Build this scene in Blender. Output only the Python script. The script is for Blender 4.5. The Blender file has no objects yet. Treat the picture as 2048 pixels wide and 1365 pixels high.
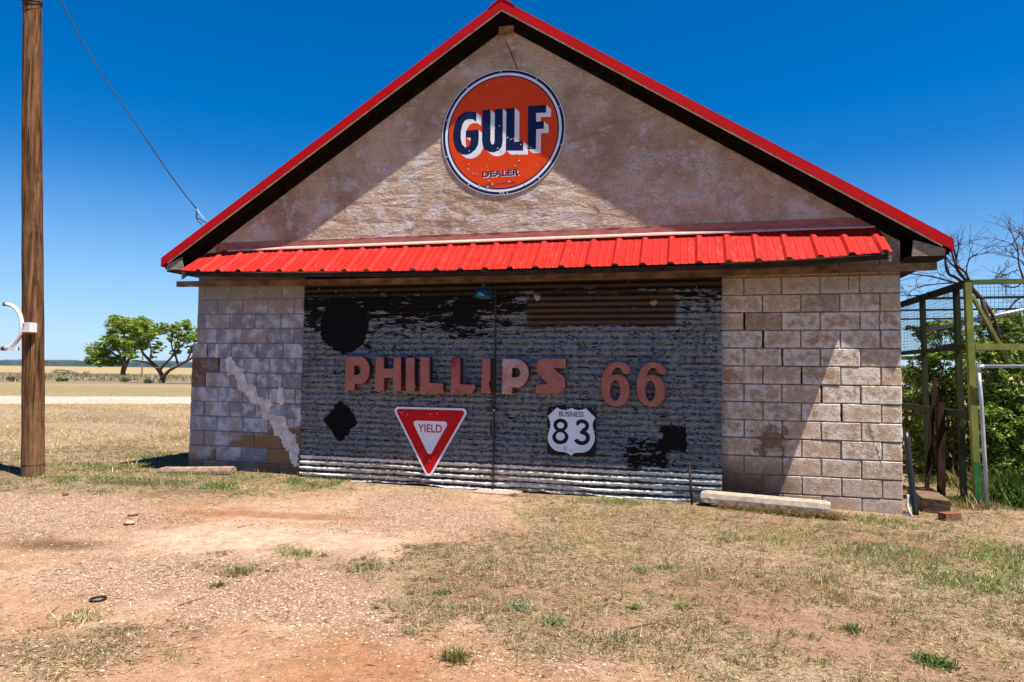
import bpy, bmesh, math, random
import numpy as np
from mathutils import Vector, Matrix

random.seed(7)
RNG = np.random.default_rng(11)
C = bpy.context.scene.collection
SC = bpy.context.scene

# ------------------------------------------------------------------ camera
F_PX, YAW, PITCH, ROLL = 1365.0, 0.252957, 0.0443971, 0.0125388
CAM = np.array([2.0, -8.20903, 1.465])
_f = np.array([-math.sin(YAW)*math.cos(PITCH), math.cos(YAW)*math.cos(PITCH), math.sin(PITCH)])
_r0 = np.array([math.cos(YAW), math.sin(YAW), 0.0]); _u0 = np.cross(_r0, _f)
_r = math.cos(ROLL)*_r0 + math.sin(ROLL)*_u0
_u = -math.sin(ROLL)*_r0 + math.cos(ROLL)*_u0
cd = bpy.data.cameras.new('camera'); co = bpy.data.objects.new('camera', cd); C.objects.link(co)
co.matrix_world = Matrix(((_r[0], _u[0], -_f[0], CAM[0]), (_r[1], _u[1], -_f[1], CAM[1]), (_r[2], _u[2], -_f[2], CAM[2]), (0, 0, 0, 1)))
cd.sensor_width = 36; cd.lens = 36*F_PX/2048; cd.clip_end = 9000; cd.clip_start = 0.05
SC.camera = co

def ray(x, y): return _f + (x-1024)/F_PX*_r - (y-682.5)/F_PX*_u
def W(x, y, Y=0.0):                      # measured point of the photo on the plane Y (metres)
    d = ray(x, y); return CAM + d*((Y-CAM[1])/d[1])
def G(x, y, Z=0.0):                      # on the ground
    d = ray(x, y); return CAM + d*((Z-CAM[2])/d[2])
def U(x, y, X):                          # on the plane X
    d = ray(x, y); return CAM + d*((X-CAM[0])/d[0])
def D(x, y, z): return CAM + ray(x, y)*z  # at a distance

# ------------------------------------------------------------------ numpy noise
_lat = RNG.random((256, 256))
def vnoise(x, y):
    xi = np.floor(x).astype(int); yi = np.floor(y).astype(int)
    fx = x-xi; fy = y-yi; fx = fx*fx*(3-2*fx); fy = fy*fy*(3-2*fy)
    a = _lat[xi % 256, yi % 256]; b = _lat[(xi+1) % 256, yi % 256]
    c = _lat[xi % 256, (yi+1) % 256]; d = _lat[(xi+1) % 256, (yi+1) % 256]
    return (a*(1-fx)+b*fx)*(1-fy)+(c*(1-fx)+d*fx)*fy
def fbm(x, y, s, o=4):
    t = 0; a = 0.5; n = 0
    for k in range(o):
        t = t+a*vnoise(x*s+17.3*k, y*s+9.1*k); n += a; s *= 2.03; a *= 0.5
    return t/n
def sstep(a, b, x):
    t = np.clip((x-a)/(b-a), 0, 1); return t*t*(3-2*t)

# ------------------------------------------------------------------ node language
class S:
    def __init__(s, m, sock): s.m = m; s.k = sock
    def __add__(s, o): return s.m.math('ADD', s, o)
    __radd__ = __add__
    def __sub__(s, o): return s.m.math('SUBTRACT', s, o)
    def __rsub__(s, o): return s.m.math('SUBTRACT', o, s)
    def __mul__(s, o): return s.m.math('MULTIPLY', s, o)
    __rmul__ = __mul__
    def __truediv__(s, o): return s.m.math('DIVIDE', s, o)
class Mat:
    def __init__(m, name, rough=0.8, spec=0.3, metal=0.0):
        m.mat = bpy.data.materials.new(name); m.mat.use_nodes = True; m.nt = m.mat.node_tree
        m.b = m.nt.nodes['Principled BSDF']
        m.set('Roughness', rough); m.set('Specular IOR Level', spec); m.set('Metallic', metal)
        g = m.n('ShaderNodeNewGeometry'); m.pos = S(m, g.outputs['Position']); m.nrm = S(m, g.outputs['Normal'])
        sp = m.n('ShaderNodeSeparateXYZ'); m.link(m.pos, sp.inputs[0])
        m.x, m.y, m.z = [S(m, o) for o in sp.outputs]
    def n(m, t): return m.nt.nodes.new(t)
    def link(m, a, i):
        if isinstance(a, S): m.nt.links.new(a.k, i)
        elif isinstance(a, (tuple, list)): i.default_value = tuple(a)+(1,) if len(a) == 3 and len(i.default_value) == 4 else tuple(a)
        else: i.default_value = a
    def set(m, name, v): m.link(v, m.b.inputs[name])
    def math(m, op, a, b=0.0, c=None):
        n = m.n('ShaderNodeMath'); n.operation = op; m.link(a, n.inputs[0]); m.link(b, n.inputs[1])
        if c is not None: m.link(c, n.inputs[2])
        return S(m, n.outputs[0])
    def abs(m, a): return m.math('ABSOLUTE', a)
    def mx(m, a, b): return m.math('MAXIMUM', a, b)
    def mn(m, a, b): return m.math('MINIMUM', a, b)
    def sin(m, a): return m.math('SINE', a)
    def ss(m, x, a, b, lo=0.0, hi=1.0):
        n = m.n('ShaderNodeMapRange'); n.interpolation_type = 'SMOOTHSTEP'
        m.link(x, n.inputs[0])
        for i, v in enumerate((a, b, lo, hi)): n.inputs[i+1].default_value = v
        return S(m, n.outputs[0])
    def stretch(m, v, s):
        n = m.n('ShaderNodeVectorMath'); n.operation = 'MULTIPLY'; m.link(v, n.inputs[0]); n.inputs[1].default_value = s
        return S(m, n.outputs[0])
    def noise(m, scale, detail=4, rough=0.55, st=None, dist=0.0, off=None):
        n = m.n('ShaderNodeTexNoise'); n.inputs['Scale'].default_value = scale; n.inputs['Detail'].default_value = detail
        n.inputs['Roughness'].default_value = rough; n.inputs['Distortion'].default_value = dist
        v = m.pos
        if st: v = m.stretch(v, st)
        if off:
            a = m.n('ShaderNodeVectorMath'); a.operation = 'ADD'; m.link(v, a.inputs[0]); a.inputs[1].default_value = off; v = S(m, a.outputs[0])
        m.link(v, n.inputs['Vector']); return S(m, n.outputs['Fac'])
    def vor(m, scale, st=None, feature='F1', out='Distance'):
        n = m.n('ShaderNodeTexVoronoi'); n.feature = feature; n.inputs['Scale'].default_value = scale
        m.link(m.stretch(m.pos, st) if st else m.pos, n.inputs['Vector']); return S(m, n.outputs[out])
    def mix(m, f, a, b, mode='MIX'):
        n = m.n('ShaderNodeMix'); n.data_type = 'RGBA'; n.blend_type = mode
        m.link(f, n.inputs[0]); m.link(a, n.inputs[6]); m.link(b, n.inputs[7]); return S(m, n.outputs[2])
    def scale(m, col, f): return m.mix(1.0, col, m.comb(f), 'MULTIPLY')
    def comb(m, f):
        n = m.n('ShaderNodeCombineXYZ')
        for i in range(3): m.link(f, n.inputs[i])
        return S(m, n.outputs[0])
    def attr(m, name):
        n = m.n('ShaderNodeAttribute'); n.attribute_name = name; return S(m, n.outputs['Color'])
    def sep(m, c):
        n = m.n('ShaderNodeSeparateColor'); m.link(c, n.inputs[0]); return [S(m, o) for o in n.outputs]
    def objrand(m):
        n = m.n('ShaderNodeObjectInfo'); return S(m, n.outputs['Random'])
    def bump(m, h, strength=0.5, dist=0.01):
        n = m.n('ShaderNodeBump'); n.inputs['Strength'].default_value = strength; n.inputs['Distance'].default_value = dist
        m.link(h, n.inputs['Height']); m.nt.links.new(n.outputs[0], m.b.inputs['Normal'])
    def color(m, c): m.set('Base Color', c); return m

def simple(name, col, rough=0.7, spec=0.3, metal=0.0, var=0.25, sc=9.0, st=None, bump=0.0):
    m = Mat(name, rough, spec, metal)
    n = m.noise(sc, 5, 0.6, st); k = m.ss(n, 0.25, 0.75, 1-var, 1+var)
    m.color(m.scale(col, k))
    if bump: m.bump(n, bump, 0.01)
    return m.mat
def colattr(name, rough=0.85, spec=0.15, transl=0.0):
    m = Mat(name, rough, spec); c = m.attr('col'); m.color(c)
    if transl:
        t = m.n('ShaderNodeBsdfTranslucent'); m.link(c, t.inputs[0])
        x = m.n('ShaderNodeMixShader'); x.inputs[0].default_value = transl
        m.nt.links.new(m.b.outputs[0], x.inputs[1]); m.nt.links.new(t.outputs[0], x.inputs[2])
        m.nt.links.new(x.outputs[0], m.nt.nodes['Material Output'].inputs[0])
    return m.mat

# ------------------------------------------------------------------ mesh building
class MB:
    def __init__(s): s.v = []; s.f = []
    def add(s, vs, fs):
        o = len(s.v); s.v += [tuple(float(c) for c in p) for p in vs]; s.f += [tuple(i+o for i in f) for f in fs]; return s
    def box(s, lo, hi, bev=0.0):
        x0, y0, z0 = lo; x1, y1, z1 = hi
        return s.hexa([(x0, y0, z0), (x1, y0, z0), (x1, y1, z0), (x0, y1, z0), (x0, y0, z1), (x1, y0, z1), (x1, y1, z1), (x0, y1, z1)])
    def hexa(s, p): return s.add(p, [(0, 3, 2, 1), (4, 5, 6, 7), (0, 1, 5, 4), (1, 2, 6, 5), (2, 3, 7, 6), (3, 0, 4, 7)])
    def bar(s, a, b, w, h, up=(0, 0, 1)):       # rectangular bar from a to b
        a = Vector(a); b = Vector(b); d = (b-a).normalized(); up = Vector(up)
        if abs(d.dot(up)) > 0.98: up = Vector((0, 1, 0))
        r = d.cross(up).normalized()*w/2; u = r.cross(d).normalized()*h/2
        return s.hexa([a-r-u, a+r-u, b+r-u, b-r-u, a-r+u, a+r+u, b+r+u, b-r+u])
    def tube(s, pts, rad, n=8, cap=True):
        pts = [Vector(p) for p in pts]; k = len(pts)
        if not hasattr(rad, '__len__'): rad = [rad]*k
        o = len(s.v); ref = None
        for i, p in enumerate(pts):
            d = (pts[min(i+1, k-1)]-pts[max(i-1, 0)]).normalized()
            if ref is None:
                ref = d.orthogonal().normalized()
            ref = (ref-d*ref.dot(d)).normalized(); b = d.cross(ref)
            for j in range(n):
                t = 2*math.pi*j/n; q = p+(ref*math.cos(t)+b*math.sin(t))*rad[i]; s.v.append(tuple(q))
        for i in range(k-1):
            for j in range(n):
                a = o+i*n+j; b2 = o+i*n+(j+1) % n; s.f.append((a, b2, b2+n, a+n))
        if cap: s.f.append(tuple(o+j for j in range(n))[::-1]); s.f.append(tuple(o+(k-1)*n+j for j in range(n)))
        return s
    def lathe(s, prof, c, n=24, axis=None):     # profile (r,z) about the vertical through c
        o = len(s.v)
        for r, z in prof:
            for j in range(n):
                t = 2*math.pi*j/n; s.v.append((c[0]+r*math.cos(t), c[1]+r*math.sin(t), c[2]+z))
        for i in range(len(prof)-1):
            for j in range(n):
                a = o+i*n+j; b = o+i*n+(j+1) % n; s.f.append((a, b, b+n, a+n))
        return s
    def strip(s, prof, x0, x1, nx=1, jit=0.0):  # open profile of (y,z) run along x
        o = len(s.v); k = len(prof)
        for i in range(nx+1):
            x = x0+(x1-x0)*i/nx
            for y, z in prof: s.v.append((x, y+random.uniform(-jit, jit), z))
        for i in range(nx):
            for j in range(k-1): a = o+i*k+j; s.f.append((a, a+k, a+k+1, a+1))
        return s
    def mesh(s, name):
        me = bpy.data.meshes.new(name); me.from_pydata(s.v, [], s.f); me.update(); return me

def thing(name, label, cat, loc=(0, 0, 0), group=None, kind=None):
    o = bpy.data.objects.new(name, None); C.objects.link(o); o.location = Vector([float(c) for c in loc])
    o.empty_display_size = 0.1; tag(o, label, cat, group, kind); return o
def tag(o, label, cat, group=None, kind=None):
    if label: o['label'] = label
    if cat: o['category'] = cat
    if group: o['group'] = group
    if kind: o['kind'] = kind
    return o
def wloc(o):
    v = Vector((0, 0, 0))
    while o: v += o.location; o = o.parent
    return v
def put(name, me, mat, parent=None, smooth=False, base=None, label=None):
    if isinstance(me, MB): me = me.mesh(name)
    o = bpy.data.objects.new(name, me); C.objects.link(o)
    if mat and not me.materials: me.materials.append(mat)
    if parent:
        o.parent = parent; me.transform(Matrix.Translation(-wloc(parent)))
    else:
        if base is None:
            co_ = np.empty(len(me.vertices)*3); me.vertices.foreach_get('co', co_); co_ = co_.reshape(-1, 3)
            base = (*((co_.min(0)+co_.max(0))/2)[:2], co_[:, 2].min())
        base = Vector([float(c) for c in base]); me.transform(Matrix.Translation(-base)); o.location = base
    if smooth: me.shade_smooth()
    if label: o['label'] = label
    return o
def struct(name, me, mat, smooth=False):
    o = put(name, me, mat, None, smooth, (0, 0, 0)); o['kind'] = 'structure'; return o
def tris(name, V, col=None, k=3):
    """V (n,k,3) separate k-gons, col (n,3) colour of each"""
    n = len(V); me = bpy.data.meshes.new(name)
    me.vertices.add(n*k); me.vertices.foreach_set('co', V.reshape(-1).astype(np.float32))
    me.loops.add(n*k); me.loops.foreach_set('vertex_index', np.arange(n*k, dtype=np.int32))
    me.polygons.add(n); me.polygons.foreach_set('loop_start', np.arange(0, n*k, k, dtype=np.int32))
    me.update(calc_edges=True)
    if col is not None:
        a = me.color_attributes.new('col', 'FLOAT_COLOR', 'POINT')
        c = np.ones((n, k, 4), np.float32); c[:, :, :3] = col[:, None, :]
        a.data.foreach_set('color', c.reshape(-1))
    return me
def catmull(pts, n=6):
    P = [np.array(p, float) for p in pts]; P = [2*P[0]-P[1]]+P+[2*P[-1]-P[-2]]; out = []
    for i in range(1, len(P)-2):
        for j in range(n):
            t = j/n; a, b, c, d = P[i-1:i+3]
            out.append(0.5*((2*b)+(-a+c)*t+(2*a-5*b+4*c-d)*t*t+(-a+3*b-3*c+d)*t**3))
    out.append(P[-2]); return out
def flat(name, loops, y, depth=0.001, bevel=0.0, res=0):
    """filled outline(s) in the facade plane: loops of (u,z), front face at y, thickness depth behind it"""
    cu = bpy.data.curves.new(name, 'CURVE'); cu.dimensions = '2D'; cu.fill_mode = 'BOTH'
    cu.extrude = max(depth/2-bevel, 0); cu.bevel_depth = bevel; cu.bevel_resolution = res; cu.offset = -bevel
    for L in loops:
        sp = cu.splines.new('POLY'); sp.points.add(len(L)-1); sp.use_cyclic_u = True
        for p, q in zip(sp.points, L): p.co = (float(q[0]), float(q[1]), 0, 1)
    return _bake(cu, name, y, depth)
def _bake(cu, name, y, depth):
    ob = bpy.data.objects.new(name, cu); C.objects.link(ob); bpy.context.view_layer.update()
    me = bpy.data.meshes.new_from_object(ob.evaluated_get(bpy.context.evaluated_depsgraph_get()))
    bpy.data.objects.remove(ob); me.name = name; me.materials.clear()
    me.transform(Matrix.Translation((0, y+depth/2, 0)) @ Matrix.Rotation(math.pi/2, 4, 'X')); return me
def text(name, body, u0, u1, z0, z1, y, bold=0.0, depth=0.0008):
    cu = bpy.data.curves.new(name, 'FONT'); cu.body = body; cu.size = 1; cu.offset = bold; cu.resolution_u = 4
    ob = bpy.data.objects.new(name, cu); C.objects.link(ob); bpy.context.view_layer.update()
    me = bpy.data.meshes.new_from_object(ob.evaluated_get(bpy.context.evaluated_depsgraph_get()))
    bpy.data.objects.remove(ob); me.materials.clear(); me.name = name
    v = np.empty(len(me.vertices)*3, np.float32); me.vertices.foreach_get('co', v); v = v.reshape(-1, 3)
    lo = v.min(0); hi = v.max(0); o = np.empty_like(v)
    o[:, 0] = u0+(v[:, 0]-lo[0])/(hi[0]-lo[0])*(u1-u0); o[:, 2] = z0+(v[:, 1]-lo[1])/(hi[1]-lo[1])*(z1-z0); o[:, 1] = y
    me.vertices.foreach_set('co', o.reshape(-1)); me.update(); return me
def circle(c, r, n=96, sx=1.0): return [(c[0]+r*sx*math.cos(2*math.pi*i/n), c[1]+r*math.sin(2*math.pi*i/n)) for i in range(n)]
def roundpoly(P, r, n=6):
    out = []; k = len(P)
    for i in range(k):
        p = Vector(P[i]); a = Vector(P[i-1])-p; b = Vector(P[(i+1) % k])-p
        a.normalize(); b.normalize(); half = a.angle(b)/2; t = r/math.tan(half)
        c = p+(a+b).normalized()*r/math.sin(half); s = p+a*t-c; e = p+b*t-c
        for j in range(n+1):
            q = s.lerp(e, j/n); out.append(tuple(c+q.normalized()*r))
    return out
def join(meshes, name):
    bm = bmesh.new()
    for me in meshes: bm.from_mesh(me)
    out = bpy.data.meshes.new(name); bm.to_mesh(out); bm.free(); return out

# ------------------------------------------------------------------ sky, sun, view
SUN = Vector((1.9, -0.93, 4.75)).normalized()              # towards the sun: from the right, a little in front of the facade
el = math.asin(SUN.z); az = math.atan2(SUN.x, SUN.y)
w = bpy.data.worlds.new('World'); SC.world = w; w.use_nodes = True
nt = w.node_tree; bg = nt.nodes['Background']
sky = nt.nodes.new('ShaderNodeTexSky'); sky.sky_type = 'NISHITA'; sky.sun_disc = False
sky.sun_elevation = el; sky.sun_rotation = az; sky.altitude = 300; sky.air_density = 1.0; sky.dust_density = 0.35; sky.ozone_density = 6.0
hs = nt.nodes.new('ShaderNodeHueSaturation'); hs.inputs['Saturation'].default_value = 1.4; hs.inputs['Hue'].default_value = 0.505; hs.inputs['Value'].default_value = 1.2
nt.links.new(sky.outputs[0], hs.inputs['Color']); tcn = nt.nodes.new('ShaderNodeTexCoord'); sx = nt.nodes.new('ShaderNodeSeparateXYZ'); nt.links.new(tcn.outputs['Generated'], sx.inputs[0])
mrn = nt.nodes.new('ShaderNodeMapRange'); nt.links.new(sx.outputs[2], mrn.inputs[0]); mrn.inputs[1].default_value = 0.0; mrn.inputs[2].default_value = 0.30; mrn.inputs[3].default_value = 0.60; mrn.inputs[4].default_value = 0.0
mrn.interpolation_type = 'SMOOTHSTEP'
mxn = nt.nodes.new('ShaderNodeMix'); mxn.data_type = 'RGBA'; nt.links.new(mrn.outputs[0], mxn.inputs[0]); nt.links.new(hs.outputs[0], mxn.inputs[6]); mxn.inputs[7].default_value = (3.6, 6.1, 9.4, 1)
nt.links.new(mxn.outputs[2], bg.inputs[0]); bg.inputs[1].default_value = 0.05
sl = bpy.data.lights.new('sun', 'SUN'); sl.energy = 4.6; sl.angle = math.radians(0.53); sl.color = (1.0, 0.95, 0.87)
so = bpy.data.objects.new('sun', sl); C.objects.link(so); so.rotation_euler = SUN.to_track_quat('Z', 'Y').to_euler(); so.location = (20, -10, 50)
SC.view_settings.view_transform = 'Standard'; SC.view_settings.look = 'None'; SC.view_settings.exposure = 1.25; SC.view_settings.gamma = 1.0
SC.render.engine = 'CYCLES'
SC.cycles.use_denoising = True; SC.cycles.denoiser = 'OPENIMAGEDENOISE'; SC.cycles.max_bounces = 6; SC.cycles.diffuse_bounces = 4
SC.cycles.transparent_max_bounces = 4; SC.cycles.sample_clamp_indirect = 6
# ------------------------------------------------------------------ building materials
def block_mat(name, side):
    m = Mat(name, 0.92, 0.12)
    a = m.sep(m.attr('col')); rnd, edge, stain = a
    n1 = m.noise(3.1, 6, 0.62); n2 = m.noise(16, 5, 0.65); n3 = m.noise(90, 3, 0.6); n4 = m.noise(7, 5, 0.6, off=(7, 3, 1))
    if side == 'L':
        c = m.mix(m.ss(n4+(rnd-0.5)*0.3, 0.36, 0.62), (0.205, 0.21, 0.25), (0.47, 0.465, 0.505))      # bluish old whitewash
        c = m.mix(m.ss(n1+(rnd-0.5)*0.25, 0.50, 0.66), c, (0.29, 0.25, 0.225))
        low = m.ss(m.z, 1.15, 0.1)
        rightness = m.ss(m.x, -4.6, -3.1, 0.12, 1.0)
        c = m.mix(m.ss(low*(rightness*0.8+(rnd-0.5)*0.9)+n4*0.35, 0.62, 0.72), c, (0.24, 0.145, 0.085))  # brown block faces showing low down
        c = m.mix(m.ss(m.z+n1*0.25, 0.42, 0.24, 0.0, 0.75), c, (0.075, 0.06, 0.06))                    # dirt splash at the base
        top = m.ss(m.z+n1*0.2, 2.25, 2.55)
        c = m.mix(top*0.7, c, (0.25, 0.225, 0.185))
        c = m.mix(m.ss(n4*stain, 0.2, 0.5), c, (0.16, 0.085, 0.05))
    else:
        c = m.mix(m.ss(n1+(rnd-0.5)*0.5, 0.35, 0.65), (0.34, 0.215, 0.135), (0.44, 0.305, 0.21))
        wht = m.ss(n2*0.75+n4*0.5+n1*0.3+edge*0.10-(rnd-0.5)*0.14, 0.68, 0.98)
        c = m.mix(wht*0.9, c, (0.68, 0.60, 0.525))                                               # white bloom, strongest round the edges
        c = m.mix(m.ss(m.z, 0.75, 0.2)*0.55, c, (0.34, 0.235, 0.17))
        d = m.ss(m.x, 3.35, 2.7)*m.ss(m.z+n1*0.3, 0.75, 0.35)
        c = m.mix(d*0.85, c, (0.075, 0.038, 0.02)); c = m.mix(m.ss(m.x, 3.6, 2.5)*m.ss(m.z+n4*.6, .62, .25)*.9, c, (0.05, 0.026, 0.016)); c = m.mix(m.ss(n4+m.ss(m.abs(m.x-2.9), .35, .05)*m.ss(m.abs(m.z-.72), .3, .05)*.3, .66, .76)*.8, c, (0.17, 0.07, 0.03))
        c = m.mix(m.ss(m.z+n1*0.3, 2.35, 2.65)*0.7, c, (0.30, 0.255, 0.20))
        c = m.mix(m.ss(n4*stain, 0.2, 0.5)*0.8, c, (0.19, 0.11, 0.07))
    if side == 'R':
        k1 = m.ss(m.abs((m.x-3.90)-(0.93-m.z)*0.30+(n2-.5)*.10), .008, .004)*m.ss(m.z, .50, .53)*m.ss(m.z, .95, .92)
        k2 = m.ss(m.abs((m.x-4.03)+(n2-.5)*.06), .009, .004)*m.ss(m.z, 1.78, 1.80)*m.ss(m.z, 2.19, 2.17); k3 = m.ss(m.abs((m.x-3.72)+(n2-.5)*.05), .006, .003)*m.ss(m.z, 2.40, 2.42)*m.ss(m.z, 2.57, 2.55)
        c = m.mix(m.mx(k1, m.mx(k2, k3))*.9, c, (.06, .035, .022))
    c = m.scale(c, m.ss(n3, 0.3, 0.7, 0.74, 1.2))
    c = m.mix(m.ss(m.vor(75), 0.16, 0.07)*m.ss(n2, 0.52, 0.6)*0.7, c, (0.09, 0.07, 0.06))           # pits
    m.color(c); m.bump(n3*1.0+n2*1.2, 0.8, 0.008)
    return m.mat
M_blockL = block_mat('whitewashed_block', 'L'); M_blockR = block_mat('bare_block', 'R')
M_mortarL = simple('grey_mortar', (0.20, 0.195, 0.205), 0.95, 0.1, var=0.4, sc=14, bump=0.4)
M_mortarR = simple('brown_mortar', (0.17, 0.12, 0.09), 0.95, 0.1, var=0.4, sc=14, bump=0.4)
def stucco():
    m = Mat('stained_stucco', 0.93, 0.1)
    n1 = m.noise(1.3, 6, 0.6); n2 = m.noise(5, 6, 0.66, dist=0.6); n3 = m.noise(32, 4, 0.62); n4 = m.noise(3.0, 7, 0.68, st=(1.0, 1, 1.15), off=(5, 0, 9))
    c = m.mix(m.ss(n1, 0.36, 0.64), (0.47, 0.36, 0.27), (0.29, 0.20, 0.14))
    c = m.mix(m.ss(n2, 0.5, 0.68)*0.8, c, (0.47, 0.395, 0.33))
    c = m.mix(m.ss(n4+m.ss(m.z, 5.2, 3.2)*0.07+m.ss(m.x, 1.2, -1.0)*0.02, 0.56, 0.70)*0.85, c, (0.50, 0.455, 0.45))            # chalky grey-white bloom
    c = m.mix(m.ss(n2*0.4+n1*0.6, 0.50, 0.38)*m.ss(m.x, 0.2, 1.5)*0.55, c, (0.24, 0.15, 0.095))
    # runs of lime, a hanging thread of stains
    run = m.noise(3.0, 5, 0.6, st=(2.6, 1, 0.22))
    c = m.mix(m.ss(run, 0.64, 0.80)*0.22, c, (0.56, 0.53, 0.53))
    dark = m.noise(4, 5, 0.6, st=(1, 1, 1), off=(2, 2, 2))
    c = m.mix(m.ss(dark, 0.60, 0.78)*0.5, c, (0.19, 0.145, 0.11))
    r = m.ss(n4+n3*0.15, 0.36, 0.30)
    c = m.mix(r*0.4, c, (0.33, 0.19, 0.10))
    # old patch of a lost notice on the right slope
    px = m.abs(m.x-1.80); pz = m.abs(m.z-3.78)
    fr = m.mn(m.ss(px+n2*0.12, 0.62, 0.52), m.ss(pz+n2*0.12, 0.42, 0.34)); inn = m.mn(m.ss(px+n2*0.16, 0.5, 0.36), m.ss(pz+n2*0.16, 0.32, 0.2))
    c = m.mix(m.math('SUBTRACT', fr, inn)*m.ss(n3, 0.35, 0.55)*0.45, c, (0.5, 0.46, 0.45))
    # crack from the peak
    cr = m.ss(m.abs((m.x+0.23)*1.0+(m.z-5.62)*0.42+(n2-0.5)*0.06), 0.011, 0.004)*m.ss(m.z, 5.2, 5.25)*m.ss(m.z, 5.68, 5.63)
    c = m.mix(cr, c, (0.06, 0.045, 0.035))
    # fine trowel cracks
    tc = m.vor(2.2, st=(1.0, 1, 2.4), feature='DISTANCE_TO_EDGE')
    c = m.mix(m.ss(tc+n3*0.03, 0.030, 0.016)*m.ss(n2, 0.50, 0.62)*0.55, c, (0.12, 0.09, 0.07))
    c = m.scale(c, m.ss(n3, 0.3, 0.7, 0.86, 1.1)); m.color(c)
    m.bump(n3*0.6+n2*2.2+tc*3.0+m.noise(11, 5, .6, st=(.8, 1, 2.4), dist=1.0)*1.2, 0.5, 0.02); return m.mat
M_stucco = stucco()
def redmetal(name, a, b, rough=0.42, streak=1.0):
    m = Mat(name, rough, 0.12); n = m.noise(5, 5, 0.6); f = m.noise(45, 3, 0.6)
    c = m.mix(m.ss(n, 0.3, 0.72), a, b)
    c = m.mix(m.ss(m.noise(9, 4, 0.6, st=(5, 0.5, 0.5)), 0.50, 0.78)*m.ss(m.noise(1.1, 3, .5, off=(3, 0, 0)), .38, .62)*(0.75*streak), c, (0.47, 0.075, 0.055))
    c = m.mix(m.ss(m.vor(7), 0.05, 0.02)*(0.8*streak), c, (0.75, 0.5, 0.45))
    c = m.scale(c, m.ss(f, 0.3, 0.7, 0.93, 1.06)); m.color(c); m.bump(n, 0.08, 0.02); return m.mat
M_awn = redmetal('red_ribbed_sheet', (0.375, 0.015, 0.010), (0.32, 0.012, 0.008), 0.5)
M_trim = redmetal('red_trim', (0.43, 0.0025, 0.0045), (0.37, 0.002, 0.004), 0.55, 0.0)
def oxid():
    m = Mat('chalky_red_flashing', 0.8, 0.2); n = m.noise(7, 5, 0.65, st=(1, 1, 3)); f = m.noise(60, 3, 0.6)
    c = m.mix(m.ss(n, 0.38, 0.62), (0.27, 0.085, 0.07), (0.36, 0.13, 0.105)); c = m.mix(m.ss(f, 0.66, 0.72)*0.7, c, (0.5, 0.33, 0.28)); m.color(c); return m.mat
M_flash = oxid()
M_lip = simple('sunlit_pink_flange', (0.60, 0.30, 0.25), 0.7, 0.2, var=0.15, sc=12)  # paler than the flashing: sun on the flange put into its colour
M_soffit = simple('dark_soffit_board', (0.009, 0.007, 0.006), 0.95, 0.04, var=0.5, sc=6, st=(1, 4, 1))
M_cream = simple('cream_wood', (0.50, 0.42, 0.31), 0.85, 0.1, var=0.35, sc=8)
M_grey_wood = simple('weathered_wood', (0.23, 0.185, 0.14), 0.9, 0.1, var=0.6, sc=9, st=(1, 1, 7), bump=0.5)
M_track = simple('brown_track', (0.17, 0.105, 0.065), 0.8, 0.2, var=0.55, sc=5, st=(1, 1, 2), bump=0.2)
M_darkin = simple('dark_timber', (0.03, 0.024, 0.02), 0.9, 0.1, var=0.4, sc=6)

# ------------------------------------------------------------------ building
UL, UR, APX = -4.755, 4.235, -0.248
EAVE_L, EAVE_R = -5.144, 4.672
bld = thing('garage_building', 'old block garage with stucco gable, red metal roof and corrugated sliding doors', 'building', (APX, 0, 0))
RIDGE = 6.065
def roof_z(u):                               # top line of the rake
    return RIDGE-(APX-u)*0.6307 if u < APX else RIDGE-(u-APX)*0.6457
DEPTH = 13.0

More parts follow.
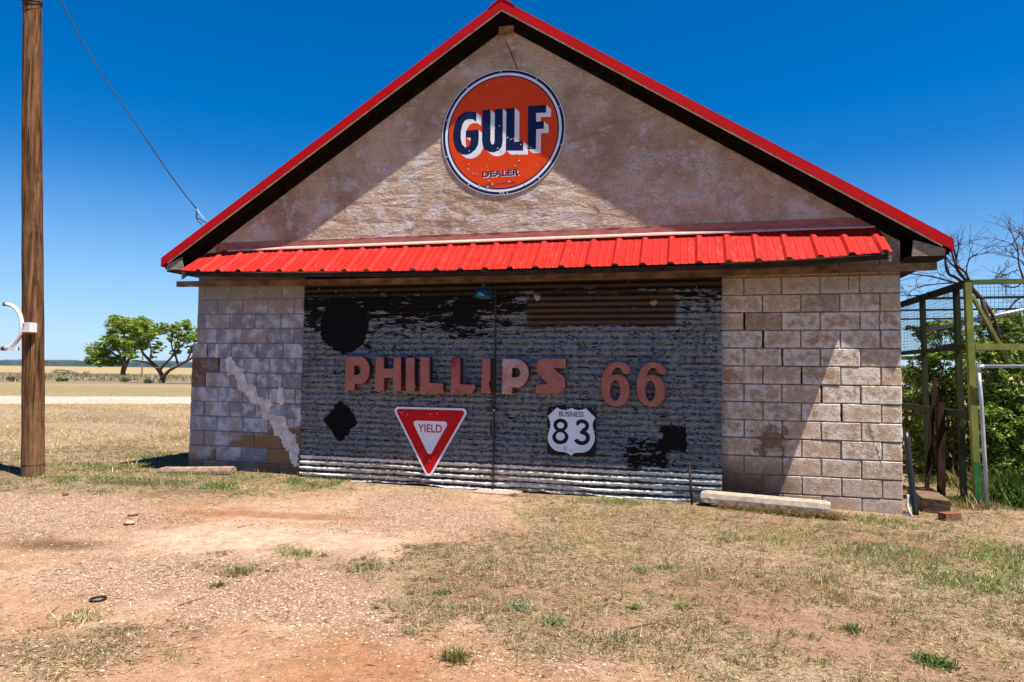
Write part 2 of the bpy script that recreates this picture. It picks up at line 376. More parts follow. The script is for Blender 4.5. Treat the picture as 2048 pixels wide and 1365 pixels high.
def blocks(name, u0, u1, zj, rowA, mat, side, shift=None, openj=(), trim_top=2.74):
    """courses of blocks: zj list of joint heights top-down; rowA(i) gives the vertical joints of course i"""
    mb = MB(); cols = []; mort = MB(); J = 0.005
    def block(a, b, z0, z1, rnd, stain, y0):
        w_, h_ = b-a, z1-z0; nx = max(2, int(w_/0.05)); nz = max(2, int(h_/0.05))
        us = [a, a+0.007]+[a+0.007+(w_-0.014)*i/nx for i in range(1, nx)]+[b-0.007, b]
        zs = [z0, z0+0.007]+[z0+0.007+(h_-0.014)*i/nz for i in range(1, nz)]+[z1-0.007, z1]
        tilt = random.uniform(-0.003, 0.003)
        vs = []; fs = []; k = len(zs)
        for i, u in enumerate(us):
            for j, z in enumerate(zs):
                e = i in (0, len(us)-1) or j in (0, k-1)
                jj = random.uniform(-0.0025, 0.0025) if e else 0
                vs.append((u+jj, y0+tilt*(u-a)/max(w_, .1)+(0.009 if e else random.uniform(-0.0007, 0.0007)), z+jj))
                de = min(u-a, b-u, z-z0, z1-z)
                cols.append((rnd, max(0, 1-de/0.055), stain, 1))
        for i in range(len(us)-1):
            for j in range(k-1): q = i*k+j; fs.append((q, q+k, q+k+1, q+1))
        n0 = len(vs)                          # sides back to the wall
        loop = [(i, 0) for i in range(len(us))]+[(len(us)-1, j) for j in range(1, k)]+[(i, k-1) for i in range(len(us)-2, -1, -1)]+[(0, j) for j in range(k-2, 0, -1)]
        for i, j in loop: v = vs[i*k+j]; vs.append((v[0], 0.10, v[2])); cols.append((rnd, 1, stain, 1))
        L = len(loop)
        for t in range(L):
            i, j = loop[t]; i2, j2 = loop[(t+1) % L]
            fs.append((i*k+j, n0+t, n0+(t+1) % L, i2*k+j2))
        mb.add(vs, fs)
    for i in range(len(zj)-1):
        z1, z0 = zj[i], zj[i+1]
        js = rowA(i); sh = shift(i) if shift else 0
        lo = u0+(sh if sh < 0 else 0); js = [lo]+[j for j in js if lo+0.06 < j < u1-0.04]+[u1]
        for a, b in zip(js[:-1], js[1:]):
            stain = (0.9 if (a < u0+.1 and i in (6, 7)) else random.uniform(0, .12)) if side == 'L' else (0.75 if random.random() < 0.05 else random.uniform(0, .4))
            ga = J+0.012 if (i, round(a, 2)) in openj else J
            block(a+(ga if a > lo else 0), b-(J if b < u1 else 0), z0+J, z1-J, random.random(), stain, random.uniform(-0.004, 0.003)+(sh*0.12 if sh < 0 else 0))
        mort.box((lo+0.01, 0.0055, z0-J-0.001), (u1-0.002, 0.09, z0+J+0.001))
        for a in js[1:-1]:
            if (i, round(a, 2)) not in openj: mort.box((a-J-0.001, 0.0052, z0+J+0.002), (a+J+0.001, 0.088, z1-J-0.002))
    me = mb.mesh(name); at = me.color_attributes.new('col', 'FLOAT_COLOR', 'POINT'); at.data.foreach_set('color', np.array(cols, np.float32).reshape(-1))
    o = put(name, me, mat, bld)
    put('mortar', mort, M_mortarL if side == 'L' else M_mortarR, o)
    return o
# right pier: full block at the corner in even courses, half block in odd ones; a stair-stepped open crack
zR = [2.3736+0.2032*2-0.2032*i for i in range(15)]; zR[-1] = -0.1
B = 0.4045
def rowR(i):
    off = 0.5 if i % 2 == 0 else 0.0
    return sorted(UR-B*(k+1-off) for k in range(6))
openR = set()
for i in range(2, 9):
    t = 2.36+0.06+(i-2)*0.20+0.08
    j = min(rowR(i), key=lambda q: abs(q-t)); openR.add((i, round(j, 2)))
pierR = blocks('block_pier', 2.362, UR, zR, rowR, M_blockR, 'R', openj=openR)
zL = [2.2134+0.2032*3-0.2032*i for i in range(16)]; zL[-1] = -0.1; zL[0] = 2.76
def rowL(i):
    off = 0.0 if i % 2 == 0 else 0.5
    base = UL+0.36+(0.05 if i > 4 else 0)
    return sorted(base+B*(k-off) for k in range(6))
pierL = blocks('block_pier', UL+0.03, -3.03, zL, rowL, M_blockL, 'L', shift=lambda i: -0.06 if i >= 5 else 0, openj={(5, round(rowL(5)[0], 2)), (6, round(rowL(6)[0], 2))})
# rough plaster repair running down the crack of the left pier
M_plaster = simple('white_plaster', (0.58, 0.53, 0.51), 0.95, 0.1, var=0.28, sc=11, bump=0.7)
def plaster(poly, nrm=0.012):
    P = [W(360+.2931*x, 600+.293*y, 0.0) for x, y in poly]; L = []
    for a, b in zip(P, P[1:]+P[:1]):
        n = max(3, int(np.linalg.norm(b-a)/.012))
        for k in range(n):
            p = a+(b-a)*k/n; e = [(float(fbm(np.array(p[0]+o), np.array(p[2]+o*2), 13.0, 2))-.5)*.45+(float(fbm(np.array(p[0]+o), np.array(p[2]+o*2), 46.0, 4))-.5)*.8 for o in (3.3, 8.1)]
            L.append((p[0]+e[0]*nrm*9, p[2]+e[1]*nrm*7))
    me = flat('plaster_patch', [L], -0.0185, 0.035, 0.0); put('plaster_patch', me, M_plaster, pierL)
plaster([(315, 395), (350, 388), (400, 450), (440, 470), (470, 570), (520, 585), (545, 655), (620, 680), (632, 712), (618, 770), (660, 790), (720, 800), (742, 880), (790, 920), (802, 980), (818, 1010), (815, 1120), (790, 1142), (760, 1095), (745, 1040), (700, 990), (690, 950), (650, 915), (625, 830), (570, 810), (555, 722), (492, 715), (465, 640), (400, 605), (388, 520), (325, 505)])
plaster([(672, 592), (708, 600), (714, 690), (700, 722), (668, 700)], 0.008)
plaster([(800, 735), (830, 735), (828, 830), (803, 828)], 0.006)
plaster([(250, 300), (268, 300), (268, 392), (250, 395)], 0.004)
# stucco gable above the blocks
g = MB(); zb = 2.755
def sof(u): return roof_z(u)-0.10
nx = 60; us = [UL+(UR-UL)*i/nx for i in range(nx+1)]+[APX]; us.sort()
vs = []; fs = []
for u in us:
    for k in range(13): vs.append((u, -0.004+0.0, zb+(sof(u)-zb)*k/12))
for i in range(len(us)-1):
    for k in range(12): q = i*13+k; fs.append((q, q+13, q+14, q+1))
g.add(vs, fs); o = len(g.v)
put('gable_wall', g, M_stucco, bld, smooth=True)
sw = MB()                                     # side and rear walls
sw.box((UL+0.035, 0.101, -0.1), (UL+0.2, DEPTH, 2.9)); put('side_wall', sw, M_blockL, bld)
sw = MB(); sw.box((UR-0.2, 0.101, -0.1), (UR-0.003, DEPTH, 2.9)); put('side_wall', sw, M_blockR, bld)
sw = MB(); sw.box((UL+0.2, DEPTH-0.2, -0.1), (UR-0.2, DEPTH-0.01, 2.9))
sw.add([(UL, DEPTH-0.1, 2.9), (UR, DEPTH-0.1, 2.9), (UR, DEPTH-0.1, sof(UR)), (APX, DEPTH-0.1, sof(APX)), (UL, DEPTH-0.1, sof(UL))], [(0, 1, 2, 3, 4)])
put('rear_wall', sw, M_blockR, bld)
ln = MB(); ln.box((-3.03, 0.06, 2.55), (2.362, 0.2, 2.76)); put('lintel', ln, M_darkin, bld)
bk = MB(); bk.box((-3.03, 0.16, -0.1), (2.362, 0.2, 2.55)); put('dark_backing', bk, M_darkin, bld)  # added dark panel stands in for the unlit interior behind the doors

# roof: two ribbed slopes, rake trims, soffits
YF = -0.2525
rf = MB()
for s, (ue) in ((-1, EAVE_L), (1, EAVE_R)):
    k = 44; prev = None
    for i in range(k):                        # ribbed sheet, ribs run down the slope
        y0 = YF+0.02+(DEPTH+0.3-YF)*i/k; y1 = YF+0.02+(DEPTH+0.3-YF)*(i+1)/k; yr = (y0+y1)/2
        for (ya, yb, ha, hb) in ((y0, yr-0.04, 0, 0), (yr-0.04, yr-0.015, 0, .03), (yr-0.015, yr+0.015, .03, .03), (yr+0.015, yr+0.04, .03, 0), (yr+0.04, y1, 0, 0)):
            rf.add([(APX, ya, RIDGE-0.012+ha), (ue, ya, roof_z(ue)-0.012+ha), (ue, yb, roof_z(ue)-0.012+hb), (APX, yb, RIDGE-0.012+hb)], [(0, 1, 2, 3)])
roof = put('roof', rf, M_trim, bld)
for s, ue in ((-1, EAVE_L), (1, EAVE_R)):
    tr = MB(); t = 0.112
    tr.hexa([(APX, YF, RIDGE-t), (ue, YF, roof_z(ue)-t), (ue, YF+0.02, roof_z(ue)-t), (APX, YF+0.02, RIDGE-t), (APX, YF, RIDGE), (ue, YF, roof_z(ue)), (ue, YF+0.02, roof_z(ue)), (APX, YF+0.02, RIDGE)])
    tr.hexa([(APX, YF, RIDGE+0.0005), (ue, YF, roof_z(ue)+0.0005), (ue, YF+0.10, roof_z(ue)+.0005), (APX, YF+0.10, RIDGE+.0005), (APX, YF, RIDGE+0.012), (ue, YF, roof_z(ue)+.012), (ue, YF+0.10, roof_z(ue)+.012), (APX, YF+0.10, RIDGE+0.012)])
    put('rake_trim', tr, M_trim, roof)
    st = MB(); a, b = t+0.001, t+0.020; ub = ue-s*0.10
    st.hexa([(APX, YF+0.012, RIDGE-b), (ub, YF+0.012, roof_z(ub)-b), (ub, YF+0.024, roof_z(ub)-b), (APX, YF+0.024, RIDGE-b), (APX, YF+0.012, RIDGE-a), (ub, YF+0.012, roof_z(ub)-a), (ub, YF+0.024, roof_z(ub)-a), (APX, YF+0.024, RIDGE-a)])
    put('barge_board', st, M_cream, roof)
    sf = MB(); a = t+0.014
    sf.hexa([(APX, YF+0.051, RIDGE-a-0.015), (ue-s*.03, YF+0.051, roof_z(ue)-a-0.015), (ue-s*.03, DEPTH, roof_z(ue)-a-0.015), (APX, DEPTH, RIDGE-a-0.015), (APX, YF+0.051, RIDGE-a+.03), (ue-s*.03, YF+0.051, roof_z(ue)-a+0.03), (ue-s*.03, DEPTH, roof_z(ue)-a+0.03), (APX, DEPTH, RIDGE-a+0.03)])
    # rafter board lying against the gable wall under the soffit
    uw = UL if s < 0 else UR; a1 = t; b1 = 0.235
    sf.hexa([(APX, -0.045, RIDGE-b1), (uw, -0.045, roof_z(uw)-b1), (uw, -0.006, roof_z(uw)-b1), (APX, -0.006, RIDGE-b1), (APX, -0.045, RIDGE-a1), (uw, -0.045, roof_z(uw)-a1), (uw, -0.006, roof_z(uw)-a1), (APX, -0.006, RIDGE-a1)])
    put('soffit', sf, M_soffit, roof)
    # boxed eave: level underside and a small weathered return on the front
    zc = roof_z(ue)-t-0.03
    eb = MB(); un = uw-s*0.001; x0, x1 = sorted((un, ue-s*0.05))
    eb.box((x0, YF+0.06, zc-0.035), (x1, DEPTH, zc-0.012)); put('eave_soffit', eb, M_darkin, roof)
    rt = MB(); ui = uw+s*0.05; uo = ue-s*0.07
    zi = min(roof_z(ui)-t-0.03, zc+0.16)
    P = [(ui, zc-0.012), (uo, zc-0.010), (uo, roof_z(uo)-t-0.02), (ui+s*0.02, zi)]
    rt.hexa([(P[0][0], YF+0.03, P[0][1]), (P[1][0], YF+0.03, P[1][1]), (P[1][0], YF+0.055, P[1][1]), (P[0][0], YF+0.055, P[0][1]), (P[3][0], YF+0.03, P[3][1]), (P[2][0], YF+0.03, P[2][1]), (P[2][0], YF+0.055, P[2][1]), (P[3][0], YF+0.055, P[3][1])])
    put('eave_return', rt, M_grey_wood, roof)
    fa = MB(); x0, x1 = sorted((ue-s*0.001, ue-s*0.025)); fa.box((x0, YF+0.021, roof_z(ue)-t), (x1, DEPTH+0.2, roof_z(ue)-0.02)); put('eave_trim', fa, M_trim, roof)
rc = MB(); h = 0.035
rc.hexa([(APX-0.2, YF-0.01, RIDGE-0.115), (APX+0.2, YF-0.01, RIDGE-0.117), (APX+0.2, DEPTH+.2, RIDGE-0.117), (APX-0.2, DEPTH+.2, RIDGE-0.115), (APX-0.09, YF-0.01, RIDGE+h), (APX+0.09, YF-0.01, RIDGE+h), (APX+0.09, DEPTH+.2, RIDGE+h), (APX-0.09, DEPTH+.2, RIDGE+h)])
rc = MB()
for s, k in ((-1, .6307), (1, .6457)):
    a = 0.17
    rc.hexa([(APX, YF-0.006, RIDGE+0.014), (APX+s*a, YF-0.006, RIDGE-k*a+0.014), (APX+s*a, DEPTH+.2, RIDGE-k*a+0.014), (APX, DEPTH+.2, RIDGE+0.014), (APX, YF-0.006, RIDGE+0.036), (APX+s*(a-.06), YF-0.006, RIDGE-k*(a-.06)+0.036), (APX+s*(a-.06), DEPTH+.2, RIDGE-k*(a-.06)+0.036), (APX, DEPTH+.2, RIDGE+0.036)])
put('ridge_cap', rc, M_trim, roof)
# small timber block tucked under the peak
tb = MB(); tb.box((APX-0.085, -0.06, 5.735), (APX+0.115, -0.046, 5.83)); put('peak_block', tb, simple('raw_timber', (0.20, 0.12, 0.05), 0.9, 0.1, var=.4, sc=12), bld)

# ------------------------------------------------------------------ awning
AZO, AZI, AYO, AYI = 2.735, 3.078, -0.55, -0.03
_ed = [W(x, y, AYO) for x, y in ((354, 540), (400, 543.2), (564, 543.4), (734, 542.7), (898, 541), (1143, 535), (1436, 526), (1605, 518.5), (1783, 504))]
def azo(u): return float(np.interp(u, [p[0] for p in _ed], [p[2] for p in _ed]))
A0, A1 = -4.57, 4.02
def rib_profile():
    P = []; u = -0.9316-0.3048*12
    while u < A1+0.3:
        for du, h in ((-0.046, 0), (-0.018, 0.03), (0.018, 0.03), (0.046, 0), (0.095, 0), (0.103, 0.0045), (0.118, 0.0045), (0.126, 0), (0.178, 0), (0.186, 0.0045), (0.201, 0.0045), (0.209, 0)):
            P.append((u+du, h))
        u += 0.3048
    P = [p for p in P if A0 < p[0] < A1]
    return [(A0, 0.0)]+P+[(A1, 0.0)]
prof = rib_profile()
aw = MB(); vs = []; fs = []; NS = 1; k = len(prof)
for j in range(NS+1):
    t = j/NS
    for u, h in prof:
        y = AYI+(AYO-AYI)*t; z = AZI+(azo(u)-AZI)*t+h
        vs.append((u, y, z))
n = len(vs)
vs += [(x, y, z-0.0025) for x, y, z in vs]
for j in range(NS):
    for i in range(k-1):
        a = j*k+i; fs.append((a, a+k, a+k+1, a+1)); fs.append((n+a, n+a+1, n+a+k+1, n+a+k))
for i in range(k-1): a = NS*k+i; fs.append((a, n+a, n+a+1, a+1))
for j in range(NS):
    for i in (0, k-1): a = j*k+i; fs.append((a, n+a, n+a+k, a+k))
aw.add(vs, fs); awn = put('awning', aw, M_awn, bld)
fl = MB(); fl.box((-4.44, -0.022, 3.085), (3.99, -0.006, 3.205)); fl.strip([(-0.024, 3.207), (-0.012, 3.212)], -4.42, 3.97, 90, 0.004)
put('flashing', fl, M_flash, awn)
lp = MB(); lp.strip([(-0.0235, 3.128), (-0.080, 3.098), (-0.082, 3.082), (-0.078, 3.082), (-0.0225, 3.110)], -4.2, 3.97, 40); put('flange', lp, M_lip, awn)
db = MB()
for i in range(12):
    ua, ub = A0+.06+(A1-A0-.09)*i/12, A0+.06+(A1-A0-.09)*(i+1)/12; za, zb_ = azo(ua)-.012, azo(ub)-.012; y0, y1 = AYO+.05, AYO+.09
    db.hexa([(ua, y0, za-.05), (ub, y0, zb_-.05), (ub, y1, zb_-.05), (ua, y1, za-.05), (ua, y0, za), (ub, y0, zb_), (ub, y1, zb_), (ua, y1, za)])
for y in (-0.28, -0.06): zz = AZO-.085+(AZI-AZO)*(y-AYO)/(AYI-AYO); db.box((A0+0.08, y-0.03, zz-0.075), (A1-0.05, y+0.03, zz-0.02))
put('awning_batten', db, M_darkin, awn)
for ua, s in ((A0, 1), (A1, -1)):
    ec = MB(); x0, x1 = sorted((ua+s*0.012, ua+s*0.035))
    ec.add([(x0, AYO+0.02, AZO-0.10), (x0, AYO+0.02, AZO-0.004), (x0, AYI, AZI-0.006), (x0, AYI, AZI-0.10), (x1, AYO+0.02, AZO-0.10), (x1, AYO+0.02, AZO-0.004), (x1, AYI, AZI-0.006), (x1, AYI, AZI-0.10)], [(0, 1, 2, 3), (7, 6, 5, 4), (0, 4, 5, 1), (1, 5, 6, 2), (2, 6, 7, 3), (3, 7, 4, 0)])
    put('awning_bracket', ec, M_grey_wood, awn)
# track the doors hang from
tk = MB()
def tz(u): return 2.6375-0.028*max(0, 1-((u+0.2)/4.6)**2)
N = 16
for i in range(N):
    ua, ub = -4.99+9.546*i/N, -4.99+9.546*(i+1)/N
    for y0, y1, z0, z1 in ((-.118, -.05, -.0375, .0375), (-.124, -.1185, -.041, -.026)): tk.hexa([(ua, y0, tz(ua)+z0), (ub, y0, tz(ub)+z0), (ub, y1, tz(ub)+z0), (ua, y1, tz(ua)+z0), (ua, y0, tz(ua)+z1), (ub, y0, tz(ub)+z1), (ub, y1, tz(ub)+z1), (ua, y1, tz(ua)+z1)])
for u in (-4.4, -3.6, -2.3, -1.2, 0.1, 1.1, 2.7, 3.4): tk.box((u, -0.126, tz(u)-.03), (u+0.03, -0.1185, tz(u)+.03))
put('door_track', tk, M_track, bld)
# ------------------------------------------------------------------ corrugated doors
PER = 0.0735
def door_mat():
    m = Mat('worn_painted_corrugated_iron', 0.7, 0.04)
    x, z = m.x, m.z
    n1 = m.noise(2.0, 6, 0.62); n2 = m.noise(13, 5, 0.62); n3 = m.noise(70, 4, 0.65)
    nh = m.noise(5.5, 6, 0.68, st=(0.75, 1, 3.2)); nh2 = m.noise(26, 5, 0.66, st=(0.7, 1, 1.7), off=(3, 1, 4)); nv = m.noise(6, 5, 0.6, st=(3.2, 1, 0.4), off=(1, 5, 2))
    ph = m.sin(z*(2*math.pi/PER)+1.2)
    band = m.ss(ph*.8+(nh2-0.5)*4.2+(n3-0.5)*3.0, -0.8, 0.8)
    blue = m.mix(m.ss(n1+(n2-.5)*.9, 0.35, 0.65), (0.078, 0.132, 0.200), (0.142, 0.190, 0.235))
    tan = m.mix(m.ss(n2, 0.35, 0.65), (0.235, 0.195, 0.145), (0.185, 0.178, 0.16))
    c = m.mix(band, blue, tan)  # blue and tan follow the ribs: sky and ground reflections painted in
    # flecks of lost paint along the corrugations
    fl = m.ss(nh2*0.65+n3*0.42-ph*0.045, 0.580, 0.620); c = m.mix(fl*0.92, c, (0.012, 0.012, 0.013))
    c = m.mix(m.ss(n3+(nh2-.5)*.6, 0.60, 0.70)*0.55, c, (0.33, 0.32, 0.30))
    sk = m.noise(34, 4, .7, st=(.8, 1, 1.5), off=(2, 9, 5)); sk2 = m.noise(15, 5, .7, st=(.6, 1, 2.0), off=(5, 2, 8))
    c = m.mix(m.ss(sk*.6+sk2*.5, .575, .62)*.85, c, (0.014, 0.015, 0.018)); c = m.mix(m.ss(sk*.55-sk2*.4+.4, .575, .66)*.5, c, (0.27, 0.26, 0.235))
    c = m.scale(c, m.ss(nv, 0.3, 0.7, 0.80, 1.12))
    black = (0.0085, 0.008, 0.008)
    # peeling: mostly the upper left leaf
    zone = m.ss(z, 1.35, 2.35)*m.ss(x, 0.15, -0.45)*0.115+m.ss(z, 1.85, 2.45)*0.16
    pe = m.ss(nh+zone+(n3-.5)*0.05+m.ss(m.abs(x+0.75), 0.55, 0.1)*m.ss(m.abs(z-2.05), .5, .1)*.05, 0.640, 0.655); c = m.mix(pe, c, black)
    pe2 = m.ss(m.noise(4.2, 6, 0.66, st=(0.5, 1, 4.5), off=(9, 2, 6))+(n3-.5)*.08, 0.625, 0.645); c = m.mix(pe2, c, black)
    # top of the doors: paint gone, rust-brown ribs, shade under the awning painted in
    t = m.ss(z+(nh-0.5)*0.75+(n2-.5)*.25, 2.34, 2.40)
    brown = m.mix(m.ss(ph+(n2-.5)*2.6, -0.9, 1.1), (0.010, 0.008, 0.007), (0.052, 0.034, 0.024))
    topc = m.mix(m.ss(z, 2.36, 2.48)*0.9, black, brown); c = m.mix(t, c, topc)
    # torn edge: grey flecks left at the lower border of the bare strip
    gf = m.ss(m.noise(7, 5, .6, st=(.8, 1, 2), off=(4, 4, 4)), .64, .67)*m.ss(m.abs(z-2.36), .16, .05); c = m.mix(gf*0.8, c, (0.19, 0.19, 0.19))
    # ghost of a round sign
    dx = x+2.385; dz = z-2.03; r = m.math('SQRT', dx*dx+dz*dz)
    c = m.mix(m.ss(r+(m.noise(9, 4, .7, st=(.55, 1, 2.2), off=(1, 6, 1))-.5)*m.ss(z, 2.3, 1.7, .03, .13)+(n3-.5)*.03, 0.358, 0.348), c, (0.0080, 0.0075, 0.0085))
    # ghost of a diamond sign with a ragged edge
    rg = m.noise(9, 4, .7, st=(.55, 1, 2.2), off=(6, 6, 1))
    rg = m.noise(9, 4, .7, st=(.55, 1, 2.2), off=(6, 6, 1))
    dd = m.abs(x+2.412)*1.0+m.abs(z-0.79)*0.92+(rg-.5)*.17+(n3-.5)*.06
    c = m.mix(m.ss(dd, 0.268, 0.255), c, (0.0075, 0.007, 0.008))
    # rusty oblong where a board hung
    rx = m.ss(m.abs(x-0.975)+(nh2-.5)*.32+(n3-.5)*.08, 0.895, 0.88); rz = m.ss(m.abs(z-2.205)+(nh-.5)*.30+(n3-.5)*.08, 0.205, 0.19)
    rust = m.mix(m.ss(ph+(n2-.5)*2.2, -0.9, 0.9), (0.020, 0.013, 0.010), (0.080, 0.048, 0.032))
    rust = m.mix(m.ss(m.noise(5, 4, .6, off=(8, 1, 1)), 0.66, 0.72), rust, (0.32, 0.17, 0.10))
    rust = m.mix(m.ss(m.noise(4, 4, .5, off=(2, 7, 3)), 0.70, 0.72), rust, (0.30, 0.27, 0.25))
    c = m.mix(rx*rz*m.ss(nh2+n3*.5, 1.02, .95), c, rust)
    # black block and blotches low on the right leaf
    b1 = m.ss(m.abs(x-1.83)+(n2-.5)*.26, 0.15, 0.135)*m.ss(m.abs(z-0.71)+(nh2-.5)*.22, 0.155, 0.14); c = m.mix(b1, c, black)
    bx = m.ss(m.abs(x-1.52), 0.42, 0.16)*m.ss(m.abs(z-0.50), 0.36, 0.10)
    b2 = m.ss(nh2*0.7+nh*0.45+bx*0.26, 0.775, 0.80)*m.ss(bx, 0.0, 0.25); c = m.mix(b2, c, black)
    # foot of the sheets: no paint, zinc and dirt, with sunlit and dark bands painted in
    foot = m.ss(z+(nh-.5)*0.10-m.ss(x, -3.0, 2.4)*0.03, 0.345, 0.315)
    zinc = m.mix(m.ss(nv, 0.36, 0.64), (0.50, 0.47, 0.44), (0.72, 0.70, 0.68))
    zinc = m.mix(m.ss(x+(n1-.5)*1.5, 0.8, 2.0)*0.7, zinc, (0.42, 0.50, 0.58))  # bluish towards the right: sky reflection painted on the zinc
    zinc = m.mix(m.ss(n2*0.5+nh*0.5, 0.52, 0.62)*0.7, zinc, (0.17, 0.12, 0.095))
    zinc = m.mix(m.ss(ph*-0.5+(nh2-.5)*2.6, -0.08, 0.25)*0.95, zinc, (0.022, 0.020, 0.018))
    c = m.mix(foot, c, zinc)
    # nail holes and specks of daylight-bright zinc
    c = m.mix(m.ss(m.vor(2.3, st=(1, 0, 1.4)), 0.036, 0.026)*m.ss(n1, 0.5, 0.56), c, (0.5, 0.5, 0.48))
    c = m.mix(m.ss(m.vor(5.3, st=(1.6, 0, 0.7)), 0.045, 0.03)*m.ss(z, 2.30, 2.4), c, (0.36, 0.37, 0.36))
    # lap joint of two sheets
    lj = m.ss(m.abs(z-0.655+m.x*0.002), 0.007, 0.004)*m.ss(n1, 0.40, 0.46); c = m.mix(lj*.9, c, black)
    m.color(c); m.set('Roughness', m.ss(foot, 0, 1, 0.66, 0.5)); m.bump(n3*0.5+nh2, 0.25, 0.004); return m.mat
M_door = door_mat()
def door(u0, u1, zt, zb, y, yaw=0.0):
    mb = MB(); nz = int((zt-zb)/PER*9); nxx = 26; vs = []; fs = []
    for i in range(nxx+1):
        u = u0+(u1-u0)*i/nxx
        for j in range(nz+1):
            z = zb+(zt-zb)*j/nz
            low = max(0, 1-z/0.34)
            zz = z+low*(0.014*math.sin(u*3.3+z*9)+0.008*math.sin(u*9.1+z*23)+.004*math.sin(u*23+z*31))
            yy = y-(0.0035+0.013*min(1, low*3)*(1+0.3*math.sin(u*5+z*20)))*math.sin(z*2*math.pi/PER)+0.006*math.sin(u*2.2+z*1.7)-low*0.012*math.sin(u*1.7+1)
            vs.append((u, yy, zz))
    k = nz+1
    for i in range(nxx):
        for j in range(nz): a = i*k+j; fs.append((a, a+k, a+k+1, a+1))
    mb.add(vs, fs); me = mb.mesh('door')
    o = put('door', me, M_door, bld, smooth=True)
    fr = MB()
    for a in (u0+0.03, (u0+u1)/2, u1-0.08): fr.box((a, y+0.025, zb+0.06), (a+0.05, y+0.055, zt))
    put('door_frame', fr, M_darkin, o); return o
dL = door(-2.985, -0.322, 2.62, 0.015, -0.075); dR = door(-0.306, 2.372, 2.62, 0.005, -0.078)
dL['label'] = 'blue-grey corrugated door leaf with black round and diamond sign ghosts'
dR['label'] = 'blue-grey corrugated door leaf with a rusty oblong near its top'
dk = simple('black_iron', (0.02, 0.018, 0.017), 0.6, 0.4, var=.4); zn = simple('dull_zinc', (0.45, 0.46, 0.47), 0.45, 0.5, var=.2)
lt = MB(); lt.box((-0.40, -0.118, 0.965), (-0.31, -0.088, 1.025)); lt.tube([(-0.315, -0.12, 0.99), (-0.27, -0.125, 0.985)], 0.02, 8); 
hw = MB(); hw.tube([(-0.345, -0.105, 0.86), (-0.355, -0.108, 0.75), (-0.34, -0.105, 0.66)], 0.011, 6); put('door_handle', hw, dk, dL)
put('latch', lt, dk, dL)
bt = MB(); bt.tube([(-0.30, -0.15, 0.985), (-0.30, -0.10, 0.985)], 0.012, 8); put('latch_bolt', bt, zn, dR)
eb = MB(); eb.box((-0.3225, -0.098, 0.02), (-0.3055, -0.072, 2.58)); put('dark_seam', eb, dk, dL)  # black strip stands in for the dark gap between the leaves

# ------------------------------------------------------------------ raised letters on the doors
def letter_mat(name, a, b, peel=0.0, redp=0.0):
    m = Mat(name, 0.62, 0.3); n = m.noise(6, 5, .6); f = m.noise(38, 5, .65); g2 = m.noise(3.0, 4, .5, off=(3, 3, 3))
    c = m.mix(m.ss(n, .36, .64), a, b)
    if redp: c = m.mix(m.ss(g2+(f-.5)*.1, 0.5, 0.62)*redp, c, (0.25, 0.012, 0.016))
    if peel: c = m.mix(m.ss(f*0.7+n*0.4, 0.70-peel, 0.76-peel)*.85, c, (0.42, 0.33, 0.31))
    c = m.mix(m.ss(f, .68, .72)*.8, c, (0.55, 0.47, 0.45)); m.color(m.scale(c, m.ss(f, .3, .7, .88, 1.1))); m.bump(f, .15, .004); return m.mat
ML_plain = letter_mat('faded_brick_red', (0.31, 0.098, 0.075), (0.35, 0.125, 0.095))
ML_red = letter_mat('faded_brick_red_with_fresh_red', (0.32, 0.095, 0.075), (0.34, 0.115, 0.09), 0, 0.9)
ML_peel = letter_mat('peeling_brick_red', (0.33, 0.14, 0.12), (0.42, 0.25, 0.22), 0.11)
ML_six = letter_mat('brick_red_flaked', (0.32, 0.095, 0.072), (0.35, 0.125, 0.098), 0.005)
ML_side = letter_mat('red_letter_returns', (0.17, 0.028, 0.022), (0.13, 0.022, 0.018))
def arc(cx, cy, rx, ry, a0, a1, n=10): return [(cx+rx*math.cos(math.radians(a0+(a1-a0)*i/n)), cy+ry*math.sin(math.radians(a0+(a1-a0)*i/n))) for i in range(n+1)]
YD = -0.088
def raised(kind, label, loops, ox, mat, depth=0.10, bev=0.006, taper=0):
    Y = YD-depth
    P = [[tuple(W(ox+cx/5.689, 690+cy/5.686, Y)[[0, 2]]) for cx, cy in L] for L in loops]
    me = flat(kind, P, Y, depth, bev, 1)
    me.materials.append(mat); me.materials.append(ML_side)
    for p in me.polygons: p.material_index = 0 if p.normal.y < -.35 else 1
    o = put(kind, me, mat, None, base=(sum(p[0] for p in P[0])/len(P[0]), YD, min(p[1] for p in P[0])))
    return tag(o, label, 'letter' if 'digit' not in kind else 'numeral', 'raised brick red characters fixed across the doors')
raised('raised_letter', 'brick red raised letter P at the left end of the row, evenly painted', [[(62, 132), (235, 132)]+arc(225, 288, 112, 156, -80, 80, 12)+[(165, 445), (160, 515), (53, 512)], [(158, 238)]+arc(190, 290, 44, 52, -85, 85, 8)+[(158, 342)]], 680, ML_plain, .10)
raised('raised_letter', 'brick red raised letter H', [[(405, 140), (500, 140), (498, 270), (605, 270), (612, 140), (692, 141), (690, 525), (600, 522), (602, 377), (497, 375), (495, 518), (394, 516)]], 680, ML_plain, .12)
raised('raised_letter', 'brick red raised letter I standing tight against the H', [[(752, 148), (848, 148), (846, 440), (858, 470), (848, 490), (845, 528), (748, 527)]], 680, ML_plain, .11)
raised('raised_letter', 'brick red raised letter L with dull unmarked paint, directly after the tight I', [[(912, 142), (1020, 142), (1018, 432), (1160, 437), (1178, 465), (1160, 482), (1176, 515), (1168, 546), (908, 541)]], 680, ML_plain, .11)
raised('raised_letter', 'brick red raised letter L with brighter red patches on its stem and foot', [[(1268, 150), (1370, 150), (1366, 447), (1530, 452), (1545, 490), (1512, 520), (1506, 562), (1255, 553)]], 680, ML_red, .11)
